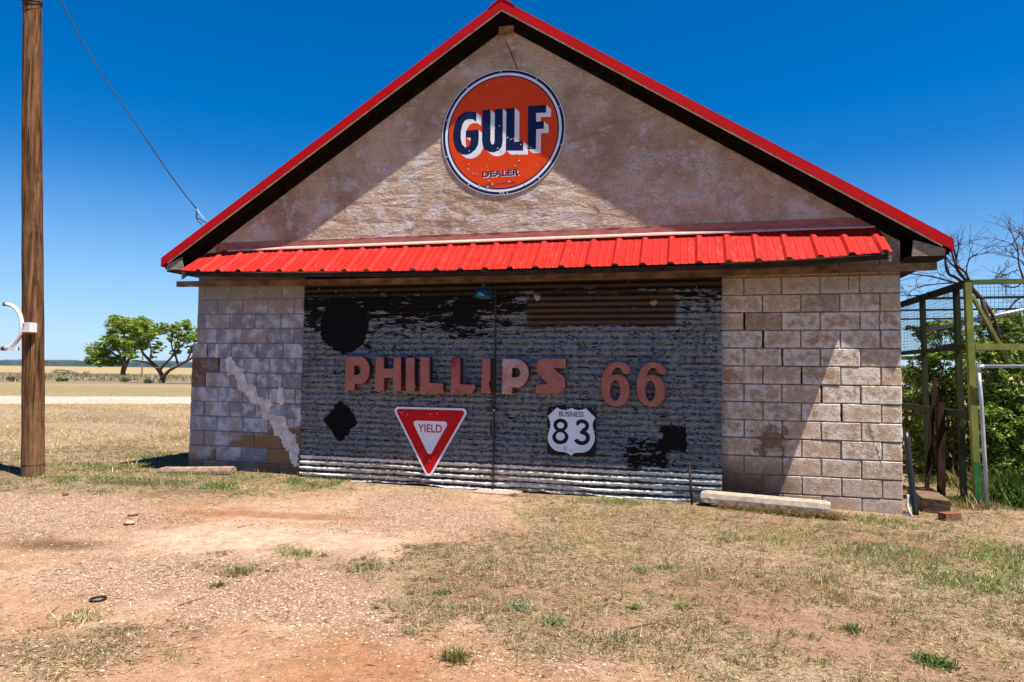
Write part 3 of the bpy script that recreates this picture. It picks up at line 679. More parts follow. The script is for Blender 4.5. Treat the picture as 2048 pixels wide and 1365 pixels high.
raised('raised_letter', 'bitten red raised letter I beside the seam between the doors', [[(1620, 155), (1712, 155), (1710, 395), (1690, 430), (1700, 470), (1712, 520), (1718, 555), (1603, 552)]], 680, ML_red, .11)
raised('raised_letter', 'raised letter P with peeling whitish paint', [[(25, 160), (190, 158)]+arc(190, 322, 136, 163, -80, 80, 12)+[(137, 487), (137, 560), (20, 557)], [(137, 262)]+arc(180, 316, 50, 54, -80, 80, 8)+[(137, 370)]], 1000, ML_peel, .12)
raised('raised_letter', 'brick red raised letter S', [[(500, 152), (752, 156), (748, 266), (606, 266), (735, 372)]+arc(640, 455, 104, 104, -20, 70, 8)+[(640, 563), (405, 546), (412, 450), (546, 446), (432, 335)]+arc(500, 250, 90, 97, 150, 265, 8)], 1000, ML_plain, .08)
def six(dx, dy, lab):
    out = [(1305, 188), (1350, 184), (1410, 195), (1462, 232), (1488, 278), (1480, 315), (1450, 336), (1415, 330), (1388, 308), (1378, 278), (1352, 258), (1318, 262), (1290, 292), (1270, 340), (1310, 330), (1360, 334), (1415, 358), (1455, 405), (1476, 470), (1478, 550), (1456, 620), (1415, 672), (1360, 700), (1300, 700), (1240, 680), (1192, 636), (1160, 570), (1146, 490), (1150, 410), (1172, 325), (1208, 250), (1255, 205)]
    L = [[(x+dx, y+dy) for x, y in out], [(x+dx, y+dy) for x, y in circle((1310, 518), 112, 28, 0.50)]]
    raised('raised_digit', lab, L, 1000, ML_six, .085, 0.016)
six(0, 0, 'raised brick red numeral 6 next to the S, white flake at its foot')
six(402, 4, 'raised brick red numeral 6 farthest from the letters')

def merge(o, meshes, mat):
    bm = bmesh.new(); bm.from_mesh(o.data); o.data.materials.append(mat); T_ = Matrix.Translation(-wloc(o))
    for me in meshes:
        n0 = len(bm.faces); me.transform(T_); bm.from_mesh(me); bm.faces.ensure_lookup_table()
        for f in bm.faces[n0:]: f.material_index = 1
    bm.to_mesh(o.data); bm.free()
# ------------------------------------------------------------------ round enamel sign on the gable
def enamel(name, col, rough=0.32, wear=0.0):
    m = Mat(name, rough, 0.16); n = m.noise(3, 4, .5); f = m.noise(30, 4, .6)
    c = m.scale(col, m.ss(n, .3, .7, .93, 1.05)); c = m.mix(m.ss(f, .66, .70)*0.35, c, (0.30, 0.16, 0.10)) if wear else c
    m.color(c); return m.mat
E_navy = enamel('navy_enamel', (0.008, 0.014, 0.055)); E_white = enamel('white_enamel', (0.66, 0.68, 0.72)); E_or = enamel('orange_enamel', (0.62, 0.050, 0.003)); E_chip = simple('bare_chip', (0.40, 0.38, 0.38), .8, .1, var=.5, sc=40)
E_grey = enamel('shade_grey_enamel', (0.40, 0.43, 0.50))
YS = -0.018
cs = (-0.279, 4.482); R0 = 0.806
sg = thing('round_sign', 'big round orange enamel sign with navy and white rim on the stucco gable', 'sign', (cs[0], -0.01, cs[1]-R0))
put('plate', flat('plate', [circle(cs, R0)], YS, 0.012, 0.002), E_white, sg)
put('outer_ring', flat('outer_ring', [circle(cs, R0*0.986), circle(cs, R0*0.945)], YS-0.0012, .001), E_navy, sg)
put('inner_ring', flat('inner_ring', [circle(cs, R0*0.905), circle(cs, R0*0.884)], YS-0.0012, .001), E_navy, sg)
gulf_face = put('face', flat('face', [circle(cs, R0*0.8845)], YS-0.001, .0008), E_or, sg)
GL = {'G': [(405, 512), (360, 507), (310, 507), (262, 525), (222, 565), (192, 630), (180, 700), (178, 770), (192, 835), (218, 890), (258, 920), (305, 927), (350, 912), (395, 875), (420, 830), (427, 770), (427, 683), (302, 690), (302, 757), (348, 760), (345, 825), (325, 850), (290, 850), (265, 825), (252, 770), (253, 700), (268, 630), (295, 590), (330, 577), (370, 580), (403, 602)],
      'U': [(463, 495), (543, 488), (541, 790), (548, 818), (562, 828), (576, 818), (582, 790), (584, 484), (662, 477), (660, 800), (650, 850), (620, 885), (575, 902), (530, 898), (490, 875), (468, 835), (460, 790)],
      'L': [(697, 476), (778, 468), (775, 800), (862, 795), (860, 885), (692, 885)],
      'F': [(908, 452), (1085, 440), (1085, 515), (985, 520), (987, 605), (1062, 597), (1062, 672), (987, 678), (985, 870), (905, 872)]}
def sp(x, y): return tuple(W(870+x/4.875, 120+y/4.875, YS)[[0, 2]])
sweep = []; NSW = 16
for k in range(1, NSW+1):
    for L in GL.values():
        sweep.append(flat('s', [[sp(x+46*k/NSW, y+40*k/NSW) for x, y in L]], YS-0.0021+0.00003*k, .0004))
put('letter_shade', join(sweep, 'letter_shade'), E_white, sg)
put('lettering', join([flat('l', [[sp(x, y) for x, y in L]], YS-0.0032, .0006) for L in GL.values()], 'lettering'), E_navy, sg)
a = sp(462, 1140); b = sp(824, 1132)
zc = (a[1]+b[1])/2
put('caption_shade', text('caption_shade', 'DEALER', a[0]+.008, b[0]+.006, zc-.010, zc+0.068, YS-0.0022, .018), E_white, sg)
put('caption', text('caption', 'DEALER', a[0], b[0]-.004, zc, zc+0.076, YS-0.0032, .022), E_navy, sg)
a = sp(500, 1226); b = sp(790, 1205)
put('small_print', text('small_print', 'REG. U.S. PAT. OFF.', a[0], b[0], (a[1]+b[1])/2-.006, (a[1]+b[1])/2+.026, YS-0.0025, .004), E_navy, sg)
ch = []
for x, y, r in [(328, 1022, 8), (503, 1042, 8), (322, 1068, 9), (310, 1100, 5), (372, 1112, 9), (408, 1118, 8), (782, 1035, 9), (820, 985, 9), (995, 1025, 6), (708, 760, 9), (740, 776, 9), (766, 768, 8), (676, 760, 5), (840, 826, 8), (905, 850, 9), (937, 858, 9), (612, 862, 9), (640, 890, 8), (545, 668, 12), (585, 668, 8), (630, 645, 8), (335, 890, 9), (298, 860, 7), (800, 915, 6), (527, 1180, 8), (560, 1212, 13), (725, 1190, 11), (435, 1222, 9), (515, 1240, 13), (867, 1222, 10), (640, 1300, 14), (705, 1300, 9), (508, 252, 7), (655, 210, 5), (1022, 708, 5), (275, 1085, 5), (340, 585, 6)]:
    p = sp(x, y); q = circle(p, r/800*.9, 9); q = [(a_+random.uniform(-.0025, .0025), b_+random.uniform(-.0025, .0025)) for a_, b_ in q]
    ch.append(flat('c', [q], YS-0.0042-random.random()*.0002, .0004))
merge(gulf_face, ch, E_chip)
bm_ = []
for k in range(10):
    t = math.radians(20+36*k); p = (cs[0]+R0*.965*math.cos(t), cs[1]+R0*.965*math.sin(t)); bm_.append(flat('b', [circle(p, .011, 10)], YS-0.006, .005, .001))
for q in bm_: put('rim_bolt', q, E_chip, sg)

# ------------------------------------------------------------------ give-way triangle and highway shield
YG = -0.100
P_white = enamel('white_sign_paint', (0.66, 0.69, 0.78), .45); P_red = enamel('red_sign_paint', (0.46, 0.002, 0.006), .42); P_black = enamel('black_sign_paint', (0.008, 0.008, 0.011), .45); P_hole = simple('sign_hole', (0.35, 0.33, 0.33), .7, .2)
def tri_inset(T, d):
    c = Vector((sum(p[0] for p in T)/3, sum(p[1] for p in T)/3)); r = (c[1]-min(p[1] for p in T))
    k = 1-d*2/r; return [tuple(c+(Vector(p)-c)*k) for p in T]
T = [(-1.675, 0.995), (-1.155, 0.085), (-0.628, 0.997)]
ys = thing('yield_sign', 'red and white three-cornered yield sign leaning point down at the door seam', 'sign', (-1.152, -0.09, 0.15))
put('plate', flat('plate', [roundpoly(T, 0.052)], YG, .004, .0008), P_white, ys)
yfield = put('border_field', flat('border_field', [roundpoly(tri_inset(T, .026), 0.034)], YG-.0012, .001), P_red, ys)
I = [(-1.395, 0.826), (-1.150, 0.377), (-0.897, 0.826)]
put('centre_field', flat('centre_field', [roundpoly(I, 0.034)], YG-.0022, .001), P_white, ys)
def yp(x, y): return tuple(W(780+x/7.183, 800+y/7.185, YG)[[0, 2]])
a = yp(402, 465); b = yp(748, 365)
put('lettering', text('lettering', 'YIELD', a[0], b[0], a[1]+.002, b[1]+.004, YG-.0032, .016), P_red, ys)
ch = []
for x, y, r in [(170, 188, 8), (205, 155, 5), (250, 212, 7), (135, 172, 5), (580, 205, 9), (533, 200, 4), (680, 195, 8), (690, 205, 6), (570, 876, 10), (415, 640, 4), (418, 700, 4), (415, 780, 5)]:
    p = yp(x, y); ch.append(flat('c', [[(q[0]+random.uniform(-.002, .002), q[1]+random.uniform(-.002, .002)) for q in circle(p, r/1085, 8, random.uniform(.6, 1.2))]], YG-.0042-random.random()*.0002, .0004))
merge(yfield, ch, E_chip)
hs_ = thing('highway_shield', 'square black route sign with white shield numbered 83 under the row of letters', 'sign', (0.648, -0.09, 0.452))
def hp(x, y): return tuple(W(1080+x/10.5, 800+y/10.5, YG)[[0, 2]])
q0, q1, q2, q3 = hp(148, 1160), hp(1172, 1205), hp(1180, 165), hp(158, 142)
put('plate', flat('plate', [roundpoly([q0, q1, q2, q3], .035)], YG, .004, .0008), P_black, hs_)
sh = [(360, 160), (400, 190), (450, 210), (510, 218), (560, 214), (615, 195), (665, 168), (710, 195), (770, 216), (830, 220), (880, 210), (925, 196), (965, 180), (1065, 280), (1165, 380), (1125, 440), (1108, 500), (1106, 560), (1120, 640), (1142, 710), (1153, 790), (1145, 860), (1120, 930), (1080, 1000), (1030, 1055), (970, 1092), (900, 1110), (830, 1112), (770, 1112), (720, 1125), (680, 1150), (650, 1178), (620, 1150), (580, 1120), (530, 1100), (470, 1093), (390, 1088), (330, 1068), (270, 1030), (220, 970), (180, 900), (162, 820), (164, 760), (185, 680), (210, 600), (220, 530), (210, 450), (190, 390), (166, 342), (260, 252)]
put('shield', flat('shield', [[hp(*p) for p in sh]], YG-.0012, .001), P_white, hs_)
a = hp(402, 352); b = hp(918, 256)
put('lettering', text('lettering', 'BUSINESS', a[0], b[0], a[1]+.001, b[1], YG-.0022, .014), P_black, hs_)
a = hp(500, 1060); b = hp(555, 982)
put('small_letter', text('small_letter', 'D', a[0], b[0], a[1], b[1], YG-.0022, .004), P_black, hs_)
o8 = [p for p in arc(432, 530, 152, 135, 140, 400, 30)]+[p for p in arc(428, 785, 170, 150, -60, 240, 34)]
h8 = [circle((432, 537), 64, 24, 1.16), circle((428, 768), 88, 24, 1.06)]
put('route_digit', flat('route_digit', [[hp(*p) for p in L] for L in [o8]+h8], YG-.0022, .001), P_black, hs_)
def stroke(pts, w_):
    Ls = []; Rs = []
    for i, p in enumerate(pts):
        d = Vector(pts[min(i+1, len(pts)-1)])-Vector(pts[max(i-1, 0)]); d.normalize(); n_ = Vector((-d.y, d.x))*w_/2
        Ls.append(tuple(Vector(p)+n_)); Rs.append(tuple(Vector(p)-n_))
    return Ls+Rs[::-1]
s1 = stroke([(762, 508)]+arc(880, 548, 112, 98, 205, 450, 22)+[(882, 646)], 82); s2 = stroke([(882, 650)]+arc(880, 800, 128, 112, -90, 165, 24)+[(742, 795)][:0], 86)
put('route_digit', join([flat('a', [[hp(*p) for p in s1]], YG-.0022, .001), flat('b', [[hp(*p) for p in s2]], YG-.0024, .001)], 'route_digit'), P_black, hs_)
ch = [flat('c', [circle(hp(x, y), r/1700, 9)], YG-.0045, .001) for x, y, r in [(1112, 200, 14), (1155, 245, 11), (855, 160, 9), (580, 178, 9), (262, 205, 8), (165, 612, 16), (1145, 655, 16), (200, 1138, 12), (558, 1160, 11), (648, 1068, 13)]]
for q in ch: put('bolt', q, P_hole, hs_)

# ------------------------------------------------------------------ barn lamp under the awning
lm = thing('barn_lamp', 'small blue-green enamel barn lamp hanging under the awning', 'lamp', (-0.388, -0.38, 2.34))
c = (-0.388, -0.38, 2.34)
b = MB(); b.lathe([(0.0, .335), (.045, .335), (.045, .31), (.012, .30)], c, 16); put('ceiling_rose', b, simple('old_white_paint', (.45, .43, .40), .7, .2), lm, True)
b = MB(); b.tube([(c[0], c[1], 2.645), (c[0], c[1], 2.535)], .011, 8); put('stem', b, simple('rusty_pipe', (.24, .10, .05), .8, .2), lm, True)
b = MB(); b.lathe([(0.016, .205), (.02, .20), (.024, .13), (.03, .118)], c, 16); put('socket', b, simple('green_enamel', (.02, .06, .045), .4, .4), lm, True)
b = MB(); b.lathe([(.028, .122), (.05, .118), (.09, .10), (.118, .06), (.122, .015), (.128, .0), (.120, .002), (.112, .055), (.085, .09), (.04, .11)], c, 24); put('lamp_shade', b, simple('blue_green_enamel', (.005, .045, .06), .4, .4), lm, True)
# ------------------------------------------------------------------ ground
def gz(x, y):                                # gentle relief
    x = np.asarray(x, float); y = np.asarray(y, float)
    near = np.exp(-((x*x+y*y)/400.0))
    h = (fbm(x+40, y+40, 0.55, 3)-0.5)*0.05*near+(fbm(x+9, y+70, 0.09, 2)-0.5)*0.10*(1-near)
    h = h*np.clip(np.abs(np.where((x > -4.9) & (x < 4.4), y, 1.0))*0.9+0.25, 0, 1)
    h = h+0.06*np.exp(-((x+3.9)**2/2.2+(y+0.2)**2/0.5))+0.05*np.exp(-((x-4.6)**2/3+(y-2.5)**2/5))
    h = h-0.03*np.exp(-((x-4.2)**2/0.6+(y+0.1)**2/0.6))
    h = np.where((np.abs(x-0.2) < 2.2) & (np.abs(y) < 0.6), h*0.3, h)
    d = np.hypot(x-2, y+8.2)
    return h+0.006*(fbm(x, y, 3.1, 2)-.5)*near*2-0.0*d
def poly_px(P): return np.array([G(x, y)[:2] for x, y in P])
def psd(P, x, y):                            # signed distance to a ground outline, + inside
    inside = np.zeros(x.shape, bool); dist = np.full(x.shape, 1e9)
    n = len(P)
    for i in range(n):
        ax, ay = P[i]; bx, by = P[(i+1) % n]
        cond = ((ay > y) != (by > y)) & (x < (bx-ax)*(y-ay)/((by-ay) if by != ay else 1e-9)+ax); inside ^= cond
        dx, dy = bx-ax, by-ay; t = np.clip(((x-ax)*dx+(y-ay)*dy)/(dx*dx+dy*dy+1e-12), 0, 1)
        dist = np.minimum(dist, np.hypot(x-ax-t*dx, y-ay-t*dy))
    return np.where(inside, dist, -dist)
SAND = poly_px([(-900, 990), (-300, 985), (0, 988), (150, 988), (330, 992), (520, 992), (660, 985), (730, 972), (800, 966), (900, 975), (1022, 982), (1035, 1000), (1010, 1035), (960, 1080), (820, 1095), (720, 1110), (560, 1098), (620, 1150), (700, 1165), (740, 1210), (860, 1262), (960, 1290), (1120, 1318), (1300, 1318), (1380, 1350), (1440, 1500), (1500, 2600), (-3000, 2600)])
def blob(x, y, px, py, rx, ry, ang=0.0, soft=0.6, nz=0.5):   # soft spot lying on the ground, radii in metres along / across
    c = G(px, py); dx = x-c[0]; dy = y-c[1]; ca, sa = math.cos(ang), math.sin(ang)
    u = (dx*ca+dy*sa)/rx; v = (-dx*sa+dy*ca)/ry
    r = np.hypot(u, v)+(fbm(x+px, y+py, 1.6, 4)-0.5)*nz*1.6
    return 1-sstep(1-soft, 1+soft*0.4, r)
VW = -0.25                                   # bands across the view run along this bearing
def zones(x, y):
    """surface kinds: sand, straw litter, green, gravel (0..1) and the colour of the soil"""
    w1 = fbm(x, y, 1.1, 4)-0.5; w2 = fbm(x+31, y+5, 4.0, 4)-0.5
    s = psd(SAND, x, y)+w1*0.9+w2*0.7
    sand = sstep(-0.22, 0.22, s)
    col = np.empty(x.shape+(3,))
    def lay(m, c): col[:] = col*(1-m[..., None])+np.array(c)*m[..., None]
    far = sstep(6, 16, np.hypot(x-2, y+8.2))
    col[:] = (0.46, 0.32, 0.195)
    lay(sstep(0.45, 0.62, fbm(x+3, y+3, 0.8, 5)), (0.375, 0.25, 0.145))
    lay(sstep(0.55, 0.72, fbm(x+77, y+3, 1.3, 4))*(1-far), (0.36, 0.20, 0.115))
    # field streaks
    st = fbm(x*0.9-y*0.25+5, (y+x*0.25)*0.12*8, 0.22, 4)
    lay(sstep(0.42, 0.65, st)*sstep(1.5, 4, y-x*0.0+2)*0.65, (0.47, 0.345, 0.19))
    lay(sstep(0.56, 0.70, fbm(x+19, (y+x*.25)*2.2, 0.35, 4))*far*0.6, (0.30, 0.205, 0.115))
    grassy = 1-sand
    # sand and gravel colours
    sc = np.empty_like(col); sc[:] = (0.575, 0.385, 0.235)
    def slay(m, c): sc[:] = sc*(1-m[..., None])+np.array(c)*m[..., None]
    slay(sstep(0.44, 0.66, fbm(x+11, y+44, 0.75, 5)), (0.50, 0.285, 0.145))
    slay(sstep(0.52, 0.70, fbm(x+61, y+4, 1.2, 5))*0.6, (0.60, 0.43, 0.30))
    slay(np.maximum(blob(x, y, 600, 1330, 1.5, 1.0, 0.1, .9, .7), blob(x, y, 100, 1170, .8, .25, .3, .9, .7))*sstep(.38, .58, fbm(x+91, y+7, 1.3, 4))*1.0, (0.49, 0.25, 0.11))
    slay(blob(x, y, 660, 1090, 2.0, 0.75, 0.1, .7, .35)*0.85, (0.66, 0.49, 0.345))
    slay(blob(x, y, 200, 1150, 1.8, 0.35, 0.35, .8, .4)*0.7, (0.63, 0.46, 0.32))
    slay(blob(x, y, 80, 1030, 1.2, 0.8, 0.1, .6, .5)*0.7, (0.60, 0.44, 0.32))
    slay(blob(x, y, 560, 1030, 1.25, 0.16, 0.12, .6, .35)*0.85, (0.335, 0.175, 0.09))
    slay(blob(x, y, 350, 1040, 0.5, 0.2, 0.1, .7, .5)*0.6, (0.36, 0.21, 0.12))
    slay(blob(x, y, 800, 990, 1.2, 0.35, 0.05, .7, .5)*0.6, (0.50, 0.31, 0.185))
    slay(blob(x, y, 990, 992, 0.35, 0.3, 0.05, .4, .3)*0.8, (0.58, 0.42, 0.31))
    slay(blob(x, y, 110, 1090, 0.55, 0.22, 0.15, .8, .5)*0.95, (0.16, 0.095, 0.052))
    slay(blob(x, y, 40, 1068, 0.6, 0.2, 0.15, .8, .5)*0.6, (0.27, 0.18, 0.10))
    slay(blob(x, y, 120, 1310, 0.7, 0.30, 0.25, .7, .5)*0.75, (0.25, 0.175, 0.10))
    slay(blob(x, y, 250, 1270, 0.45, 0.16, 0.3, .8, .5)*0.65, (0.25, 0.17, 0.10))
    slay(blob(x, y, 440, 1140, 0.55, 0.16, 0.35, .8, .5)*0.7, (0.30, 0.20, 0.115))
    slay(sstep(0.0, 1.0, -s+0.9)*0.35, (0.40, 0.27, 0.16))
    slay(blob(x, y, 700, 1380, 1.4, 0.6, 0.1, .8, .6)*0.75, (0.46, 0.245, 0.12))
    slay(blob(x, y, 420, 1290, 0.6, 0.25, 0.1, .8, .6)*0.6, (0.48, 0.275, 0.15))
    slay(blob(x, y, 530, 1190, 0.35, 0.15, 0.1, .8, .6)*0.6, (0.50, 0.30, 0.17))
    slay(blob(x, y, 790, 1330, 0.25, 0.14, 0.1, .8, .6)*0.8, (0.44, 0.23, 0.11))
    col[:] = col*(1-sand[..., None])+sc*sand[..., None]*np.array([1.13, 1.05, 1.04])
    # bare reddish spots in the litter
    bare = np.zeros(x.shape)
    for px, py, rx, ry in ((1030, 1183, .35, .12), (1310, 1180, .25, .1), (1560, 1130, .5, .14), (1600, 1240, .7, .25), (1160, 1050, .4, .12), (1700, 1300, .5, .2), (1430, 1190, .35, .12), (1850, 1330, .6, .2), (1230, 1250, .35, .15)):
        bare = np.maximum(bare, blob(x, y, px, py, rx, ry, 0.1, .7, .7))
    bare *= grassy; lay(bare*0.8, (0.40, 0.235, 0.145))
    # pale hay and green flush to the right, green fringe by the wall and along the drive edge on the left
    green = np.zeros(x.shape)
    for px, py, rx, ry, k in ((1900, 1105, 1.3, .5, .5), (1980, 1170, .6, .22, .7), (1700, 1075, .8, .25, .35), (1560, 1080, .5, .2, .3), (2150, 1150, 1.2, .7, .6), (2030, 1010, .8, .6, .9), (1830, 1045, .7, .3, .45), (1650, 1130, .7, .2, .25),
                              (610, 968, 1.0, .28, .75), (420, 975, 1.1, .22, .6), (330, 950, .8, .3, .6), (200, 965, .9, .28, .75), (60, 978, 1.0, .2, .6), (-100, 980, 1.2, .22, .5), (250, 940, 1.5, .5, .35), (360, 915, 1.5, .6, .3), (1480, 985, .3, .15, .6), (1215, 1005, .6, .15, .25)):
        green = np.maximum(green, k*blob(x, y, px, py, rx, ry, 0.1, .8, .8))
    g2 = green*sstep(0.38, 0.58, fbm(x+7, y+21, 2.6, 4)); lay(g2*np.where(x > 2.5, .55, .75), (0.24, 0.235, 0.085))
    pale = blob(x, y, 2010, 1150, 1.0, .35, .1, .7, .7)*grassy; lay(pale*0.6, (0.56, 0.47, 0.26))
    dk = np.maximum(blob(x, y, 270, 968, .85, .17, .1, .6, .5), blob(x, y, 420, 985, .5, .1, .1, .7, .6)*.6); lay(dk*0.85, (0.085, 0.055, 0.038))
    litter = grassy*(1-0.75*bare)*(1-0.97*dk)
    litter = np.maximum(litter, 0.85*np.maximum(blob(x, y, 120, 1310, .7, .3, .25, .7, .5), np.maximum(blob(x, y, 250, 1270, .45, .16, .3, .8, .5), .8*blob(x, y, 440, 1140, .55, .16, .35, .8, .5))))
    gravel = sand*(1-blob(x, y, 660, 1090, 2.0, 0.75, 0.1, .7, .35)*0.92)*(1-0.9*blob(x, y, 560, 1030, 1.25, 0.16, .12, .6, .35))*(0.35+0.65*sstep(.4, .6, fbm(x+2, y+90, 1.0, 3)))*(1-blob(x, y, 700, 1380, 1.4, .6, .1, .8, .6)*.5)
    # farther field bands (metres from the viewer along the view)
    dv = (x-CAM[0])*_f[0]+(y-CAM[1])*_f[1]; nn = (fbm(x, y, 0.06, 3)-.5)
    ln = dv+nn*7
    band = lambda a, b, s_: sstep(a-s_, a+s_, ln)*(1-sstep(b-s_, b+s_, ln))
    q = (x-CAM[0])*_r0[0]+(y-CAM[1])*_r0[1]                     # sideways
    dr = dv-(q+22)*0.18*1.15+nn*1.2                             # the track runs a little away to the right
    lay(band(37, 50, 1.5)*0.75, (0.29, 0.25, 0.10)); lay(band(50, 58, 2)*0.5, (0.36, 0.28, 0.14))
    lay(band(30, 40, 2.5)*0.35, (0.36, 0.29, 0.14))
    lay(band(58, 140, 4)*0.85, (0.235, 0.185, 0.125)); lay(band(150, 6000, 10), (0.43, 0.315, 0.16))
    lay(sstep(900, 1700, dv)*0.9, (0.20, 0.19, 0.10))
    road = sstep(25.0, 25.6, dr)*(1-sstep(32.6, 33.6, dr)); road = np.where(np.abs(x) < 400, road, 0)
    lay(road*(0.72+0.28*sstep(.35, .6, fbm(x, y, .5, 3))), (0.60, 0.50, 0.40))
    return dict(sand=sand, litter=litter*(1-road), green=g2*(1-dk), gravel=gravel, col=col, road=road)
def axis(lo, hi, step, far, grow=1.16):
    a = list(np.arange(lo, hi+1e-6, step)); s = step
    while a[-1] < far: s *= grow; a.append(a[-1]+s)
    s = step; b = []; v = lo
    while v > -far: s *= grow; v -= s; b.append(v)
    return np.array(b[::-1]+a)
def axis2(): # forward axis: fine near, coarser in the field, then to the horizon
    a = list(np.arange(-6.6, 2.2, 0.028)); s = 0.028
    while a[-1] < 70: s = min(s*1.03, 0.6); a.append(a[-1]+s)
    while a[-1] < 4500: s *= 1.16; a.append(a[-1]+s)
    s = 0.03; b = []; v = -6.6
    while v > -600: s *= 1.25; v -= s; b.append(v)
    return np.array(b[::-1]+a)
def axis1():
    a = list(np.arange(-8.5, 7.0, 0.03)); s = 0.03
    while a[-1] < 4500: s *= 1.16; a.append(a[-1]+s)
    s = 0.03; b = []; v = -8.5
    while v > -75: s = min(s*1.03, 0.6); v -= s; b.append(v)
    while v > -4500: s *= 1.16; v -= s; b.append(v)
    return np.array(b[::-1]+a)
gx = axis1(); gy = axis2(); X, Y = np.meshgrid(gx, gy, indexing='ij'); Z = gz(X, Y); zn_ = zones(X, Y)
nx_, ny_ = X.shape; me = bpy.data.meshes.new('ground'); nv = nx_*ny_
me.vertices.add(nv); me.vertices.foreach_set('co', np.stack([X, Y, Z], -1).reshape(-1).astype(np.float32))
I0 = (np.arange(nx_-1)[:, None]*ny_+np.arange(ny_-1)[None]).reshape(-1)
quad = np.stack([I0, I0+ny_, I0+ny_+1, I0+1], 1).astype(np.int32); nq = len(quad)
me.loops.add(nq*4); me.loops.foreach_set('vertex_index', quad.reshape(-1)); me.polygons.add(nq); me.polygons.foreach_set('loop_start', np.arange(0, nq*4, 4, dtype=np.int32)); me.update(calc_edges=True)
ca = np.ones((nv, 4), np.float32); ca[:, :3] = zn_['col'].reshape(-1, 3)*0.66
me.color_attributes.new('col', 'FLOAT_COLOR', 'POINT').data.foreach_set('color', ca.reshape(-1))
cb = np.ones((nv, 4), np.float32); cb[:, 0] = zn_['gravel'].reshape(-1); cb[:, 1] = zn_['litter'].reshape(-1); cb[:, 2] = zn_['sand'].reshape(-1)
me.color_attributes.new('kinds', 'FLOAT_COLOR', 'POINT').data.foreach_set('color', cb.reshape(-1))
def ground_mat():
    m = Mat('dry_soil', 0.95, 0.06); c = m.attr('col'); gr, li, sa = m.sep(m.attr('kinds'))
    n1 = m.noise(6, 6, .65); n2 = m.noise(40, 5, .68); n3 = m.noise(150, 3, .65)
    c = m.scale(c, m.ss(n1*0.5+n2*0.5, .35, .65, .68, 1.25)); c = m.scale(c, m.ss(n3, .3, .7, .82, 1.16))
    v = m.n('ShaderNodeTexVoronoi'); v.inputs['Scale'].default_value = 62; m.link(m.pos, v.inputs['Vector'])
    vd, vc = S(m, v.outputs['Distance']), S(m, v.outputs['Color']); r, g_, b_ = m.sep(vc)
    stone = m.mix(m.ss(r, .2, .8), (0.25, 0.15, 0.10), (0.48, 0.37, 0.285))
    sm = m.ss(vd, .42, .30)*m.ss(g_, .45, .5)*gr
    c = m.mix(sm*0.85, c, stone); c = m.mix(m.ss(vd, .42, .55)*gr*0.5, c, (0.14, 0.085, 0.05))
    # thatch of fine straw on the grassy parts
    t1 = m.noise(55, 3, .6, st=(1, .16, 1)); t2 = m.noise(55, 3, .6, st=(.16, 1, 1), off=(4, 2, 0)); t3 = m.noise(48, 3, .6, st=(.5, .5, 1), dist=1.2)
    th = m.mx(m.ss(t1, .55, .68), m.mx(m.ss(t2, .55, .68), m.ss(t3, .58, .7)))
    c = m.mix(th*li*0.5, c, (0.40, 0.30, 0.165)); c = m.mix(m.ss(n2*.6+t3*.4, .46, .36)*li*0.5, c, (0.105, 0.07, 0.042))
    m.color(c); m.bump(n2*0.8+n3*0.5+sm*1.2+n1*1.0+th*li*0.5, 1.0, 0.016); return m.mat
struct('ground', me, ground_mat(), True)

def look(x, y):
    i = np.clip(np.searchsorted(gx, x), 0, nx_-1); j = np.clip(np.searchsorted(gy, y), 0, ny_-1); return {k: v[i, j] for k, v in zn_.items()}
def sample(n, xr, yr, dens, near=1.3):
    """random ground points, thinned by a density function and by distance from the viewer"""
    out = []; tot = 0
    while tot < n:
        x = RNG.uniform(*xr, 4*n); y = RNG.uniform(*yr, 4*n)
        d = np.hypot(x-CAM[0], y-CAM[1]); f = (x-CAM[0])*_f[0]+(y-CAM[1])*_f[1]; s = np.abs((x-CAM[0])*_r0[0]+(y-CAM[1])*_r0[1])
        keep = (f > 2.6) & (s < f*0.80+1.0) & (RNG.random(4*n) < np.clip((4.0/d)**near, 0, 1)) & ~((x > -4.8) & (x < 4.25) & (y > -0.09))
        x = x[keep]; y = y[keep]; k = RNG.random(len(x)) < dens(look(x, y), x, y); out.append(np.stack([x[k], y[k]], 1)); tot += int(k.sum())
    return np.concatenate(out)[:n]
def blades(P, length, width, lift, cols, curl=0.3, zoff=0.0):
    n = len(P); az_ = RNG.uniform(0, 2*np.pi, n); L = RNG.uniform(*length, n)*(0.6+0.8*RNG.random(n)); e = RNG.uniform(*lift, n); wd = RNG.uniform(*width, n)
    d = np.stack([np.cos(az_)*np.cos(e), np.sin(az_)*np.cos(e), np.sin(e)], 1); sd = np.stack([-np.sin(az_), np.cos(az_), np.zeros(n)], 1)
    b = np.stack([P[:, 0], P[:, 1], gz(P[:, 0], P[:, 1])+zoff], 1); ws = wd[:, None]*sd/2
    mid = b+d*L[:, None]*0.55; tip = b+d*L[:, None]; tip[:, 2] += -curl*L*np.cos(e)*0.3+0.0; tip[:, 2] = np.maximum(tip[:, 2], b[:, 2]+0.002); mid[:, 2] += 0.002
    V = np.stack([b-ws, b+ws, mid+ws*.8, tip, mid-ws*.8], 1)
    ci = RNG.integers(0, len(cols), n); c = 0.78*np.array(cols)[ci]*RNG.uniform(.75, 1.25, (n, 1)); return V, c
STRAW = [(0.62, 0.48, 0.28), (0.55, 0.41, 0.23), (0.70, 0.57, 0.36), (0.42, 0.30, 0.165), (0.50, 0.385, 0.215), (0.27, 0.185, 0.10), (0.50, 0.32, 0.18)]
GREENS = [(0.18, 0.24, 0.06), (0.25, 0.30, 0.09), (0.14, 0.20, 0.05), (0.33, 0.35, 0.13), (0.42, 0.40, 0.18)]
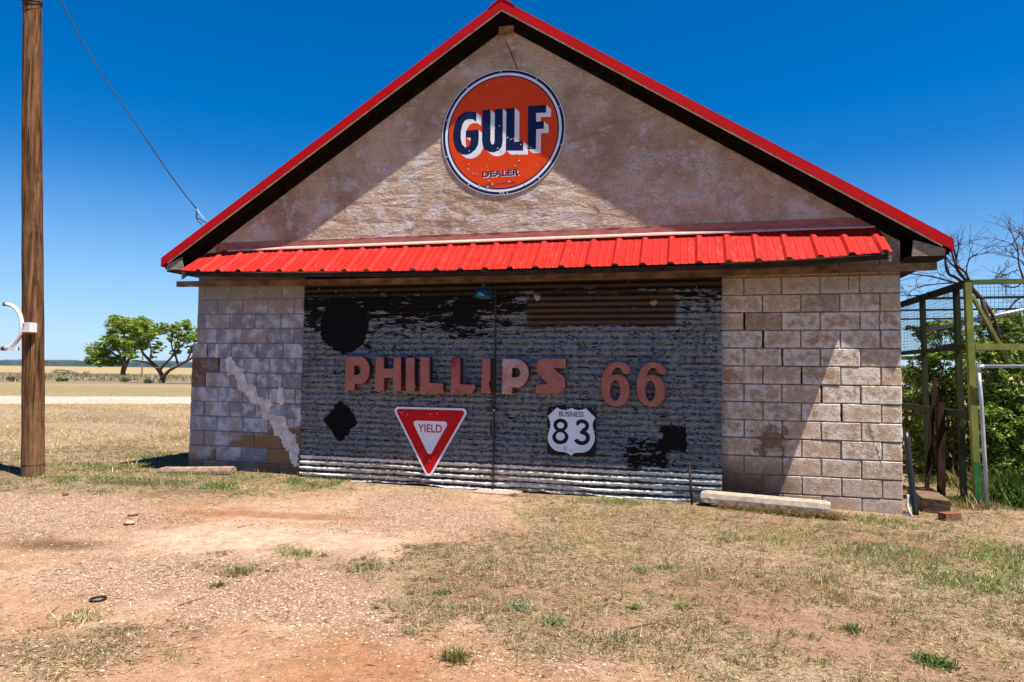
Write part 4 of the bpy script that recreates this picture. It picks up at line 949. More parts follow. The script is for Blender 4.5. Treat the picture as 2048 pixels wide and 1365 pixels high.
M_blade = colattr('grass_blades', 0.8, 0.1, 0.25)
P1 = sample(76000, (-9, 9), (-6, 6), lambda z, x, y: np.clip(z['litter'], 0, 1)*(0.35+0.65*sstep(.35, .6, fbm(x+5, y+8, 1.7, 3))), 1.5)
Va, Ca = blades(P1, (0.025, 0.075), (0.0018, 0.0042), (-0.02, 0.24), STRAW)
P2 = sample(7000, (-9, 9), (-6, 5), lambda z, x, y: z['litter']*(1-z['sand'])*sstep(.52, .66, fbm(x+15, y+28, 1.9, 3)), 1.2)
Vb, Cb = blades(P2, (0.04, 0.09), (0.002, 0.004), (0.6, 1.4), STRAW[:5]+GREENS[3:])
P6 = np.stack([RNG.uniform(-34, -4.9, 90000), RNG.uniform(-1, 22, 90000)], 1); k = (look(P6[:, 0], P6[:, 1])['litter'] > .5) & (RNG.random(90000) < .25+.75*sstep(.4, .62, fbm(P6[:, 0]*.9+P6[:, 1]*.2, P6[:, 1]*1.6, .35, 4))); P6 = P6[k][:42000]
Vf, Cf = blades(P6, (0.05, 0.12), (0.006, 0.013), (0.15, 1.0), STRAW[:5]+GREENS[4:])
PT = sample(2600, (-9, 9), (-6, 5), lambda z, x, y: np.clip(z['litter']*(.2+.8*sstep(.42, .6, fbm(x+55, y+2, 1.4, 3)))+z['sand']*.02*z['litter'], 0, 1), 1.1)
nb = 16; rr = RNG.uniform(.012, .04, len(PT)); PB = np.repeat(PT, nb, 0)+RNG.normal(0, 1, (len(PT)*nb, 2))*np.repeat(rr, nb)[:, None]
Vt, Ct = blades(PB, (0.02, 0.055), (0.002, 0.0045), (0.15, 1.35), [(1, 1, 1)]); tc_ = np.array([(.40, .31, .16), (.50, .39, .22), (.26, .19, .10), (.27, .26, .10), (.22, .235, .085), (.33, .30, .13), (.18, .13, .075), (.30, .29, .17)])[RNG.integers(0, 8, len(PT))]; Ct = Ct*np.repeat(tc_, nb, 0)
P3 = sample(6000, (-9, 6), (-6, 0), lambda z, x, y: z['sand']*z['gravel']*0.08, 1.2)
Vc, Cc = blades(P3, (0.02, 0.07), (0.0015, 0.003), (-0.02, 0.15), STRAW)
o = put('dry_grass', tris('dry_grass', np.concatenate([Va, Vb, Vc, Vf, Vt]), np.concatenate([Ca, Cb, Cc, Cf, Ct]), 5), M_blade, None, base=(0, 0, 0)); tag(o, 'dry straw-coloured grass and litter covering the ground', 'grass', None, 'stuff')
P4 = sample(30000, (-9, 9), (-6, 6), lambda z, x, y: np.clip(z['green']*np.where(x > 2.5, 0.35, 1.0), 0, 1)+0.004*z['litter'], 0.9)
Vd, Cd = blades(P4, (0.02, 0.065), (0.003, 0.007), (0.3, 1.35), GREENS)
o = put('green_grass', tris('green_grass', Vd, Cd, 5), M_blade, None, base=(0, 0, 0)); tag(o, 'low green weeds and grass flushing through the dry litter', 'grass', None, 'stuff')
def pebbles(P, r0, r1, cols):
    n = len(P); t = np.array([(1, 0, 0), (0, 1, 0), (-1, 0, 0), (0, -1, 0), (0, 0, .8), (0, 0, -.8)], float)
    F = np.array([(0, 1, 4), (1, 2, 4), (2, 3, 4), (3, 0, 4)])
    s = RNG.uniform(r0, r1, n)*(0.5+RNG.random(n)**2*1.2); V = t[None]*s[:, None, None]*RNG.uniform(.55, 1.15, (n, 6, 1)); V[:, :, 2] *= RNG.uniform(.4, .8, (n, 1))
    a = RNG.uniform(0, 6.28, n); cx_, sx_ = np.cos(a)[:, None], np.sin(a)[:, None]
    x = V[..., 0]*cx_-V[..., 1]*sx_; y = V[..., 0]*sx_+V[..., 1]*cx_
    V[..., 0] = x+P[:, 0:1]; V[..., 1] = y+P[:, 1:2]; V[..., 2] += (gz(P[:, 0], P[:, 1])+s*0.12)[:, None]
    c = np.array(cols)[RNG.integers(0, len(cols), n)]*0.7*RNG.uniform(.7, 1.25, (n, 1))
    return V[:, F].reshape(-1, 3, 3), np.repeat(c, 4, 0)
P5 = sample(80000, (-9, 6), (-6, 0), lambda z, x, y: z['gravel']**1.7, 1.5)
Vp, Cp = pebbles(P5, 0.0024, 0.0094, [(0.52, 0.38, 0.27), (0.46, 0.30, 0.19), (0.55, 0.42, 0.31), (0.38, 0.24, 0.15), (0.60, 0.46, 0.35), (0.22, 0.14, 0.09), (0.26, 0.17, 0.11), (0.52, 0.33, 0.2)])
o = put('gravel', tris('gravel', Vp, Cp, 3), colattr('pebble', .95, .08), None, base=(0, 0, 0)); tag(o, 'fine pale gravel scattered over the sandy drive', 'gravel', None, 'stuff')

# plants, clods, sticks lying about: each a thing
def tuft(name, label, px, py, r, h, n, cols, lift=(0.5, 1.45), wd=(.003, .006), cat='weed', leafy=False, group=None):
    c = G(px, py); n = int(n*.7); P = np.stack([c[0]+RNG.normal(0, r*.45, n), c[1]+RNG.normal(0, r*.45, n)], 1)
    h *= .75; V, cc = blades(P, (h*.5, h*1.1), wd, lift, cols)
    o = put(name, tris(name, V, cc, 5), M_blade, None, base=(c[0], c[1], float(gz(c[0], c[1])))); tag(o, label, cat, group); return o
G1 = [(0.16, 0.20, 0.065), (0.21, 0.25, 0.09), (0.26, 0.28, 0.12)]; G2 = [(0.24, 0.26, 0.15), (0.29, 0.30, 0.18), (0.20, 0.22, 0.13)]; BR = [(0.25, 0.18, 0.08), (0.33, 0.24, 0.11), (0.18, 0.14, 0.06), (0.22, 0.21, 0.08)]
tuft('weed_tuft', 'round brown-green weed tuft alone on bare gravel at the bottom edge', 912, 1322, .075, .085, 420, BR+GREENS[:1], (0.2, 1.3))
tuft('weed_tuft', 'grey-green leafy weed spreading in the litter, in the middle of the dry grass', 1040, 1220, .10, .06, 260, G2, (0.1, 1.0), (.006, .011))
tuft('weed_tuft', 'bright green weed just below the grey-green one', 1108, 1248, .07, .055, 260, G1, (0.1, 1.0), (.006, .011))
tuft('weed_tuft', 'small bright green weed at the gravel edge of the dry grass', 890, 1185, .06, .045, 200, G1, (0.1, 1.0), (.006, .010))
tuft('grass_tuft', 'wispy pale green grass tuft behind loose straw near the bottom edge', 1235, 1283, .13, .09, 300, G2+STRAW[:2], (0.2, 1.2))
tuft('weed_tuft', 'dark green rosette weed just below the low weed pair', 1270, 1219, .045, .05, 160, G1, (0.1, 1.0), (.006, .010))
tuft('weed_tuft', 'yellow-green weed right of the dark rosette', 1364, 1216, .06, .05, 170, [(.24, .27, .09), (.2, .23, .08)], (0.1, 1.0), (.006, .010))
tuft('weed_tuft', 'low green weed pair under the route sign', 1278, 1142, .09, .045, 190, G1, (0.1, 1.0), (.005, .009))
tuft('weed_tuft', 'green weed with a thin stalk right of the low weed pair', 1330, 1138, .08, .06, 190, G1+G2, (0.2, 1.2), (.005, .009))
tuft('weed_tuft', 'dark green sprawling weed in the bottom right corner', 1872, 1330, .10, .07, 300, [(.08, .12, .035), (.12, .16, .05)], (0.1, 1.1), (.006, .011))
tuft('weed_tuft', 'upright green weed in dry litter above the sprawling corner weed', 1705, 1262, .055, .075, 150, G1, (0.4, 1.3), (.005, .009))
tuft('grass_tuft', 'small yellowish tuft on the drive left of the dry grass', 475, 1150, .13, .085, 330, BR+GREENS[3:], (0.3, 1.3))
tuft('grass_tuft', 'brownish tuft pair on the drive, left of the yellowish tuft', 436, 1175, .06, .06, 160, BR, (0.3, 1.3))
tuft('weed_tuft', 'flat green weed with brown heads on the drive', 440, 1110, .13, .04, 200, G2+BR, (0.1, 0.9))
tuft('grass_tuft', 'green grass tuft on the sandy drive, nearest to the dry grass', 600, 1112, .15, .08, 300, GREENS, (0.4, 1.3))
tuft('grass_tuft', 'thin yellow tuft at the left tip of the dry grass', 735, 1135, .13, .075, 260, GREENS[2:]+BR, (0.4, 1.3))
tuft('grass_tuft', 'green grass tuft beside the concrete stop and the iron stake', 1462, 978, .12, .16, 240, GREENS, (0.7, 1.4), cat='grass')
tuft('grass_tuft', 'bright green grass tuft in front of the stake, on the stop\'s near side', 1415, 1010, .10, .08, 240, G1, (0.5, 1.3), cat='grass')
tuft('grass_tuft', 'pale dry grass tuft at the left edge over dark litter', 160, 1240, .14, .10, 260, GREENS[3:]+STRAW[:3], (0.2, 1.1))
tuft('weed_tuft', 'little green weed on the doorstep patch by the door seam', 1028, 992, .06, .06, 150, G1, (0.4, 1.3), (.005, .009))
M_clod = simple('brown_clod', (0.13, 0.08, 0.05), .95, .05, var=.4, sc=30, bump=.6); M_stick = simple('dry_stick', (0.21, 0.13, 0.075), .9, .1, var=.4, sc=20)
def clod(label, px, py, r, mat=M_clod, flatn=.7):
    c = G(px, py); bm = bmesh.new(); bmesh.ops.create_icosphere(bm, subdivisions=2, radius=r)
    for v in bm.verts:
        q = v.co.normalized(); v.co *= 0.75+0.5*float(vnoise(np.array(q.x*2+px), np.array(q.y*2+q.z*3+py)))
        v.co.z *= flatn
    me = bpy.data.meshes.new('stone'); bm.to_mesh(me); bm.free(); me.transform(Matrix.Translation((c[0], c[1], float(gz(c[0], c[1]))+r*.35)))
    o = put('stone', me, mat, None, True); tag(o, label, 'stone')
clod('dark brown clod on the gravel below the utility pole', 131, 992, .033)
clod('small dark clod at the dry grass edge left of the concrete stop', 1690, 1042, .03)
clod('flat brown stone lying between the dark damp patch and the drive', 266, 1030, .05, simple('tan_stone', (.26, .165, .10), .95, .05), .35)
clod('pale stone flake on the gravel below the flat brown stone', 259, 1048, .055, simple('pale_stone', (.33, .24, .16), .95, .05), .3)
def stick(label, pts, r):
    P = [G(x, y) for x, y in pts]; P = [(p[0], p[1], float(gz(p[0], p[1]))+r*1.6+(.006 if 0 < i < len(P)-1 else 0)) for i, p in enumerate(P)]
    o = put('stick', MB().tube(P, [r, r*.9, r*.6][:len(P)] if len(P) == 3 else r, 6), M_stick, None, True); tag(o, label, 'stick')
stick('long thin brown stick on the gravel, right of the black ring', [(355, 1217), (382, 1208), (408, 1198)], .0045)
stick('short twig on the dark litter at the left', [(75, 1262), (92, 1262), (115, 1258)], .004)
stick('broken twig pointing at the black ring from the left', [(95, 1238), (108, 1225), (118, 1218)], .003)
stick('grey bleached stick at the right edge of the straw', [(1255, 1262), (1285, 1256), (1312, 1250)], .005)
stick('thin twig on the pale sand under the doors', [(475, 1058), (485, 1056), (492, 1055)], .006)
c = G(196, 1204); rg = MB(); rg.tube([(c[0]+.044*math.cos(t*.2618), c[1]+.044*math.sin(t*.2618), float(gz(c[0], c[1]))+.009) for t in range(25)], .0065, 8, False)
tag(put('rubber_ring', rg, simple('black_rubber', (.012, .012, .013), .6, .3), None, True), 'small black rubber ring lying on the gravel', 'ring')
sl_ = MB(); sl_.hexa([(-0.50, -0.30, -.05), (0.02, -0.34, -.05), (0.06, -0.10, -.05), (-.50, -0.10, -.05), (-0.50, -0.30, .012), (0.02, -0.34, .010), (0.06, -0.10, .014), (-.50, -0.10, .014)])
tag(put('doorstep_slab', sl_, simple('sandy_concrete', (.35, .25, .18), .95, .08, var=.2, sc=7, bump=.3)), 'thin sandy concrete slab at the door seam', 'slab')

# concrete parking stops
def stop(label, a, b, z, w_, h_, mat):
    a = Vector((a[0], a[1], z[0])); b = Vector((b[0], b[1], z[1])); d = (b-a).normalized(); r = d.cross(Vector((0, 0, 1))).normalized(); n = 26
    pr = [(-.5, 0), (-.5, .45), (-.40, .88), (-.30, 1), (.30, 1), (.40, .88), (.5, .45), (.5, 0)]; mb = MB(); vs = []; fs = []; k = len(pr)
    for i in range(n+1):
        e = 0.9 if i in (0, n) else 1.0
        for x, y in pr: p = a.lerp(b, i/n)+r*x*w_*e+Vector((0, 0, y*h_*e)); vs.append((p.x+random.uniform(-.002, .002), p.y+random.uniform(-.002, .002), p.z+random.uniform(-.0018, .0018)))
    for i in range(n):
        for j in range(k-1): q = i*k+j; fs.append((q, q+1, q+k+1, q+k))
    fs += [tuple(range(k))[::-1], tuple(n*k+j for j in range(k))]; mb.add(vs, fs)
    tag(put('parking_stop', mb, mat), label, 'parking stop', 'concrete parking stops')
stop('reddish-brown concrete parking stop in front of the left block pier', (-4.93, -.36), (-3.86, -.27), (.02, .065), .17, .085, simple('ruddy_concrete', (.25, .165, .115), .95, .08, var=.4, sc=14, bump=.8))
stop('pale concrete parking stop in front of the right block pier', (2.15, -.22), (3.43, -.46), (.045, .04), .19, .115, simple('pale_concrete', (.34, .27, .21), .95, .08, var=.22, sc=14, bump=.6))
hay = RNG.normal(0, 1, (3800, 2)); t = RNG.random(3800)**.6; hx = 2.25+(3.47-2.25)*t; hy = -.35+(-.60+.35)*t+hay[:, 0]*.04-0.03
V, cc = blades(np.stack([hx, hy], 1), (.03, .07), (.002, .0035), (-.1, .7), [(.34, .24, .11), (.25, .17, .08), (.45, .33, .17), (.15, .10, .05)]); V[..., 2] += (RNG.random(3800)*.05)[:, None]
o = put('dead_grass_heap', tris('dead_grass_heap', V, cc, 5), M_blade, None, base=(2.9, -.5, 0)); tag(o, 'matted dead grass banked against the pale parking stop', 'grass', None, 'stuff')
sk = MB(); sk.tube([(2.045, -.25, -.05), (2.03, -.235, .22), (2.005, -.215, .47)], [.013, .013, .012], 8); sk.tube([(2.02, -.26, .44), (2.0, -.20, .46)], .006, 6)
tag(put('iron_stake', sk, simple('rusty_black_iron', (.035, .024, .02), .8, .2, var=.5, sc=20), None, True), 'thin rusty iron stake leaning by the pale parking stop', 'stake')
# ------------------------------------------------------------------ utility pole, hoop, cable
M_pole = None
def pole_mat():
    m = Mat('creosoted_pole', 0.85, 0.12)
    n = m.noise(4, 6, .65, st=(6, 6, .35)); n2 = m.noise(22, 5, .65, st=(3, 3, .25)); n3 = m.noise(2.2, 4, .6)
    c = m.mix(m.ss(n, .34, .66), (0.05, 0.021, 0.009), (0.20, 0.10, 0.042)); c = m.mix(m.ss(n2, .56, .70)*.6, c, (0.035, 0.018, 0.009)); c = m.mix(m.ss(n3, .5, .7)*.5, c, (0.23, 0.135, 0.068))
    ck = m.ss(m.noise(9, 3, .5, st=(4, 4, .12), off=(3, 3, 3)), .62, .66); c = m.mix(ck*.9, c, (0.02, 0.012, 0.008))
    c = m.mix(m.ss(m.z, .6, .1)*.35, c, (0.22, 0.13, 0.07)); m.color(c); m.bump(n*1.2+n2-ck*1.5, .7, .015); return m.mat
M_pole = pole_mat()
b0 = G(66, 953); b0[2] = -0.15; t0 = W(64.5, 0, b0[1]-0.10)
dirp = (t0-np.array([b0[0], b0[1], 0.0])); topz = 7.5
def on_pole(z): return np.array([b0[0], b0[1], 0])+dirp*(z/dirp[2])
pl = thing('utility_pole', 'tall brown wooden utility pole standing left of the garage', 'utility pole', (b0[0], b0[1], 0))
pz = np.linspace(-.15, topz, 40); mb = MB(); mb.tube([on_pole(z)+np.array([0.006*math.sin(z*1.1), 0, 0]) for z in pz], [0.1315-0.0032*z+0.0018*math.sin(z*7) for z in pz], 20); put('pole_shaft', mb, M_pole, pl, True)
def ring_at(z, r, tilt, rad, n=28):
    c = on_pole(z); return [(c[0]+r*math.cos(t), c[1]+r*math.sin(t), c[2]+tilt*(math.sin(t))-0.25*abs(tilt)*math.cos(t)) for t in [2*math.pi*i/n for i in range(n+1)]]
zt = W(64, 18, b0[1])[2]
mb = MB(); mb.tube(ring_at(zt, .1165, .05, .008), .009, 6, False); mb.tube(ring_at(zt+.025, .1165, .03, .008), .008, 6, False); mb.tube(ring_at(zt-0.04, .1160, .09, .006), .004, 6, False)
put('wire_band', mb, simple('black_wire', (.012, .012, .012), .5, .3), pl, True)
mb = MB(); mb.tube(ring_at(.155, .1322, 0, .004), .003, 5, False); put('brand_line', mb, simple('dark_score', (.02, .012, .008), .9, .05), pl)
# white pipe hoop clamped to the pole
Yh = b0[1]-0.17; hc = W(9, 653, Yh); hr = 0.292
hp_ = thing('pipe_hoop', 'white painted pipe hoop clamped to the side of the utility pole', 'hoop', (hc[0], hc[1], hc[2]-hr))
M_wht = Mat('chipped_white_paint', .45, .3); q = M_wht.noise(14, 5, .65); M_wht.color(M_wht.mix(M_wht.ss(q, .66, .70), (0.62, 0.61, 0.60), (0.22, 0.09, 0.04))); M_wht = M_wht.mat
mb = MB(); mb.tube([(hc[0]+hr*math.cos(math.radians(a)), hc[1], hc[2]+hr*math.sin(math.radians(a))) for a in range(-86, 91, 6)], .026, 12); put('hoop', mb, M_wht, hp_, True)
mb = MB(); k = W(55, 655, Yh-.03); mb.box((k[0]-.062, Yh-.055, k[2]-.062), (k[0]+.058, Yh+.055, k[2]+.062)); put('clamp', mb, M_wht, hp_)
mb = MB(); mb.box((k[0]-.06, Yh-.058, k[2]-.078), (k[0]+.055, Yh+.05, k[2]-.0625)); mb.tube([(k[0]-.03, Yh-.057, k[2]+.03), (k[0]-.03, Yh-.066, k[2]+.03)], .01, 8); put('rusty_edge', mb, simple('rust', (.22, .085, .035), .85, .1, var=.5, sc=30), hp_)
e = (hc[0], hc[1], hc[2]+hr); mb = MB(); mb.tube([(e[0]+.012, e[1], e[2]), (e[0]-.02, e[1], e[2]+.002)], .029, 12); e = (hc[0]+hr*math.cos(math.radians(-86)), hc[1], hc[2]-hr); mb.tube([(e[0]+.02, e[1], e[2]), (e[0]-.04, e[1], e[2]-.004)], .03, 12); put('end_cap', mb, simple('rusty_cap', (.10, .05, .03), .8, .2, var=.5, sc=30), hp_)
e2 = W(25, 697, Yh-.01); mb = MB(); mb.box((e2[0]-.06, Yh-.03, e2[2]-.03), (e2[0]+.07, Yh+.03, e2[2]+.018)); put('lower_tab', mb, M_wht, hp_)
# service cable from the pole to the roof edge
cpx = [(64, -118), (92, -60), (122, 0), (160, 75), (205, 150), (258, 228), (310, 305), (355, 370), (393, 418)]
cp = [W(x, y, b0[1]+(0.25-b0[1])*max(0, (x-64)/329)) for x, y in cpx]
cb = thing('service_cable', 'black twisted service cable slung from the pole to the roof edge', 'cable', cp[-1])
M_cab = simple('black_cable', (.015, .015, .017), .5, .3); pts = catmull(cp, 6)
mb = MB(); mb.tube(pts, .0085, 6); put('cable', mb, M_cab, cb, True)
P = [cp[-1], W(394, 431, .25), W(393, 436, .25), W(398, 438, .25), W(412, 446, .25)]; Q = [cp[-1], W(393, 437, .25), W(396, 443, .25), W(404, 449, .25)]; R_ = [cp[-1], W(404, 433, .25), W(414, 443, .25)]
mb = MB(); mb.tube(P, .008, 6); mb2 = MB(); mb2.tube(Q, .008, 6); mb3 = MB(); mb3.tube(R_, .006, 6)
put('drip_loop', mb, M_cab, cb, True); put('drip_loop', mb2, M_cab, cb, True); put('bare_wire', mb3, simple('bare_wire', (.42, .40, .38), .4, .4), cb, True)

# ------------------------------------------------------------------ trees
M_leaf = colattr('mesquite_leaf', .6, .2, .35)
M_bark = simple('grey_bark', (.10, .07, .05), .95, .05, var=.5, sc=5, st=(3, 3, .6), bump=.8)
def leafcloud(centres, n, size, cols, flat_=0.5):
    """many leaf sprays gathered in clumps: centres = list of (centre, radii)"""
    out = []; col = []
    w_ = np.array([r[0]*r[1]*r[2] for c, r in centres])**.67; w_ /= w_.sum()
    for (c, r), k in zip(centres, (w_*n).astype(int)):
        nc = max(4, k//26); u = RNG.normal(0, 1, (nc, 3)); u /= np.linalg.norm(u, axis=1)[:, None]; u *= (RNG.random((nc, 1))**.45)
        cc = np.array(c)+u*np.array(r); cl = RNG.integers(0, nc, k)
        p = cc[cl]+RNG.normal(0, 1, (k, 3))*np.array(r)*0.11*np.array([1, 1, .7]); out.append(p)
        tone = RNG.uniform(.65, 1.3, nc)[cl]; col.append(np.array(cols)[RNG.integers(0, len(cols), k)]*(tone*RNG.uniform(.8, 1.2, k))[:, None])
    p = np.concatenate(out); c = np.concatenate(col); n = len(p)
    a = RNG.normal(0, 1, (n, 3)); a[:, 2] *= flat_; a /= np.linalg.norm(a, axis=1)[:, None]; b = RNG.normal(0, 1, (n, 3)); b -= a*(a*b).sum(1)[:, None]; b /= np.linalg.norm(b, axis=1)[:, None]
    L = size*RNG.uniform(.6, 1.5, (n, 1)); V = np.stack([p-a*L, p-b*L*.33, p+a*L, p+b*L*.33], 1); return V, c
def tree(name, label, dist, limbs, crowns, nleaf, lsize, cols, droop=None):
    base = D(*limbs[0][0][:2], dist)
    t = thing(name, label, 'tree', (base[0], base[1], 0))
    mb = MB()
    for L in limbs:
        off = 0; pts = []; rad = []
        for i, (x, y, w_) in enumerate(L):
            p = D(x, y, dist+(0 if i < 1 else (L[0][0]*7 % 5-2.5)*0.02*dist*i/len(L)*.5)); pts.append(p); rad.append(max(w_/2/F_PX*dist, .012))
        if L is limbs[0] or L[0][:2] == limbs[0][0][:2]: pts[0][2] = min(pts[0][2], -.05)
        q = catmull(pts, 4); rr = np.interp(np.linspace(0, len(pts)-1, len(q)), range(len(pts)), rad); mb.tube(q, list(rr), 7)
    put('trunk', mb, M_bark, t, True)
    cs_ = []
    for x, y, rx, ry in crowns:
        r = rx/F_PX*dist; rz = ry/F_PX*dist; cs_.append((D(x, y, dist+RNG.uniform(-.5, .5)*r), (r, r*RNG.uniform(.7, 1.0), rz)))
    V, c = leafcloud(cs_, nleaf, lsize, cols); put('crown', tris('crown', V, c, 4), M_leaf, t)
    return t
MESQ = [(.24, .32, .03), (.31, .40, .045), (.17, .25, .025), (.38, .46, .07), (.12, .18, .02)]
tree('mesquite_tree', 'dense green mesquite tree on one thick trunk, the farther of the two', 96,
     [[(246, 756, 11), (246, 742, 9), (249, 728, 8), (244, 712, 6), (225, 690, 4)], [(247, 742, 8), (256, 722, 6), (270, 700, 5), (280, 675, 3)], [(246, 730, 5), (232, 712, 4), (205, 690, 2.5)], [(249, 728, 6), (250, 700, 4), (248, 665, 3)]],
     [(240, 650, 28, 20), (268, 655, 30, 22), (222, 680, 26, 20), (255, 690, 34, 18), (200, 702, 26, 17), (208, 722, 24, 13), (185, 715, 14, 12), (230, 722, 22, 12), (232, 640, 15, 11), (292, 672, 18, 18), (258, 712, 18, 10), (178, 724, 9, 7)], 24000, .15, MESQ)
tree('mesquite_tree', 'open mesquite tree with forked leaning trunk close to the garage corner', 61,
     [[(322, 770, 12), (325, 755, 9), (316, 738, 8), (300, 722, 6), (285, 705, 4.5), (277, 685, 3)], [(325, 757, 8), (338, 742, 6.5), (356, 732, 5.5), (374, 722, 5), (392, 712, 4), (410, 700, 3)], [(318, 742, 6), (330, 728, 5), (345, 712, 4), (352, 690, 3), (360, 665, 2)], [(316, 738, 5), (298, 728, 4), (275, 722, 3), (262, 722, 2)], [(345, 712, 4), (360, 695, 3), (376, 675, 2)], [(356, 732, 5), (352, 715, 4), (343, 690, 3), (346, 660, 2)], [(300, 722, 4), (302, 700, 3), (296, 672, 2)], [(374, 722, 4), (384, 700, 3), (392, 680, 2)]],
     [(292, 645, 22, 14), (318, 655, 14, 11), (300, 668, 22, 14), (285, 690, 18, 12), (348, 655, 16, 11), (370, 650, 20, 13), (376, 675, 18, 15), (340, 675, 12, 9), (385, 700, 16, 10), (400, 670, 18, 16), (312, 700, 12, 8), (268, 675, 14, 12), (358, 690, 13, 8), (345, 738, 6, 4), (305, 715, 8, 5), (410, 690, 15, 12), (330, 662, 14, 10), (320, 690, 14, 9), (362, 672, 16, 11), (352, 705, 12, 8), (390, 718, 12, 7)], 16000, .105, MESQ)
# thin pole far off between the trees
p = D(284, 746, 120); dp = MB(); dp.tube([(p[0], p[1], -.3), (p[0], p[1], D(284, 692, 120)[2])], .13, 7); tag(put('distant_pole', dp, simple('grey_pole', (.16, .14, .13), .9, .1)), 'thin distant grey pole seen between the two mesquite trees', 'utility pole')
# fallen branches
bp = MB(); pc = D(160, 742, 92)
for k in range(26):
    a = RNG.uniform(0, 6.28); r = RNG.uniform(.2, 1.4); x, y = pc[0]+RNG.normal(0, .9), pc[1]+RNG.normal(0, .9); L = RNG.uniform(.6, 1.7)
    P = [(x, y, RNG.uniform(0, .25)), (x+L*.5*math.cos(a), y+L*.5*math.sin(a), RNG.uniform(.15, .7)), (x+L*math.cos(a), y+L*math.sin(a), RNG.uniform(.2, 1.0))]; bp.tube(P, [.05, .04, .015], 5)
tag(put('brush_pile', bp, simple('dead_grey_wood', (.13, .10, .08), .9, .1, var=.4, sc=3)), 'heap of grey dead branches in the field left of the trees', 'brush pile', None, 'stuff')
# rank weeds in the field
n = 14000; dv = RNG.uniform(56, 118, n*2); sv = RNG.uniform(-.82, -.36, n*2)*dv; P = CAM[:2]+dv[:, None]*_f[:2]/np.hypot(*_f[:2])+sv[:, None]*_r0[:2]
k = RNG.random(n*2) < sstep(.36, .60, fbm(P[:, 0], P[:, 1], .12, 3))*np.clip(1.4-(dv-56)/70, .25, 1); P = P[k][:n]
V, cc = blades(P, (.15, .5), (.04, .10), (.3, 1.45), [(.28, .23, .19), (.34, .28, .22), (.24, .20, .155), (.42, .33, .19), (.27, .25, .13), (.46, .37, .21), (.22, .24, .09)])
tag(put('field_weeds', tris('field_weeds', V, cc, 5), M_blade, None, base=(0, 0, 0)), 'grey-brown rank weeds in the field beyond the track', 'weeds', None, 'stuff')
for i, (px, py, w_, h_, lab) in enumerate(((66+60, 738, 26, 7, 'low green bush in the far field left of the brush pile'), (25, 760, 12, 6, 'low grey-green bush in the field at the left edge'), (125, 759, 10, 5, 'small green bush among field weeds'), (250, 758, 9, 7, 'grey-green bush at the foot of the farther mesquite'), (296, 762, 10, 6, 'bushy weed left of the forked mesquite trunk'))):
    dd_ = (110, 62, 64, 66, 60)[i]; c = D(px, py, dd_); r = w_/F_PX*dd_; rz = h_/F_PX*dd_; c[2] = rz*.6
    V, cc = leafcloud([(c, (r, r, rz))], 900, .09, [(.11, .15, .045), (.16, .18, .075), (.085, .11, .04), (.2, .19, .1)]); o = put('bush', tris('bush', V, cc, 4), M_leaf, None, base=(c[0], c[1], 0)); tag(o, lab, 'bush')
# wooded rise on the horizon
hl = MB(); vs = []; fs = []; N = 420
for i in range(N+1):
    a = YAW+math.radians(-75+150*i/N); d = 2100+150*math.sin(i*.05)
    h = 5+16*float(fbm(np.array(i*.035), np.array(3.1), 1.0, 3))+5*float(fbm(np.array(i*.9), np.array(8.1), 1.0, 3))
    for dd, hh in ((0, -1), (4, h*.75), (25, h), (260, h*1.02), (420, -1)): vs.append((CAM[0]-math.sin(a)*(d+dd), CAM[1]+math.cos(a)*(d+dd), hh))
for i in range(N):
    for j in range(4): q = i*5+j; fs.append((q, q+5, q+6, q+1))
hl.add(vs, fs); struct('hills', hl, simple('wooded_rise', (.050, .075, .085), .95, .02, var=.3, sc=.05))  # bluish tint: haze of the distance put into the colour
# ------------------------------------------------------------------ wire cage beside the garage
XS = 5.13; YC = 0.53
def green_mat(name, a, b):
    m = Mat(name, .7, .2); n = m.noise(5, 5, .6); f = m.noise(40, 4, .6); c = m.mix(m.ss(n, .38, .62), a, b); c = m.mix(m.ss(f, .62, .68)*.6, c, (.12, .06, .03)); m.color(c); return m.mat
M_green = green_mat('old_green_paint', (.11, .13, .025), (.06, .10, .025)); M_shg = green_mat('shaded_green_paint', (.022, .026, .009), (.016, .022, .009)); M_yel = green_mat('yellow_green_paint', (.20, .20, .045), (.12, .15, .03)); M_dgreen = green_mat('fresh_green_paint', (.03, .15, .05), (.02, .10, .04))  # side and inner green darkened, shade put into the colour; front green yellower
zt_ = U(1938, 569, XS)[2]; zm = W(1950, 694, YC)[2]; zl = W(1948, 832, YC)[2]
cage = thing('wire_cage', 'tall green wooden-framed wire cage beside the garage', 'cage', (XS, YC, 0))
fp = U(1808, 606, XS)[1]                      # far end of the side
YB = max(fp+1.2, 6.0)
def rail(a, b, w_=.055, h_=.09, mat=None): o = put('rail', MB().bar(a, b, w_, h_), mat or M_green, cage); return o
def post(x, y, z1, w_=.09, mat=None, lean=(0, 0)): return put('post', MB().bar((x, y, -.1), (x+lean[0], y+lean[1], z1), w_, w_), mat or M_green, cage)
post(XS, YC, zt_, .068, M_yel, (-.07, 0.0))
put('post_foot', MB().bar((XS+.002, YC-.001, -.05), (XS-.012, YC-.001, .52), .072, .072), M_dgreen, cage)
ya = U(1846, 700, XS-.05)[1]; yb_ = U(1914, 700, XS-.05)[1]
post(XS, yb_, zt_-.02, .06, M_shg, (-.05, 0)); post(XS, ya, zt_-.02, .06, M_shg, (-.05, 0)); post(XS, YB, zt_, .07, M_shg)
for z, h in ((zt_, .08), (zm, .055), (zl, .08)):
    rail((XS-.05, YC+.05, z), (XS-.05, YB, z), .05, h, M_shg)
XE = 9.6
rail((XS-.03, YC, zt_+.005), (XE, YC+.02, zt_+.01), .06, .05); rail((XS-.01, YC-.005, zm), (XE, YC, zm+.01), .05, .07, M_yel)
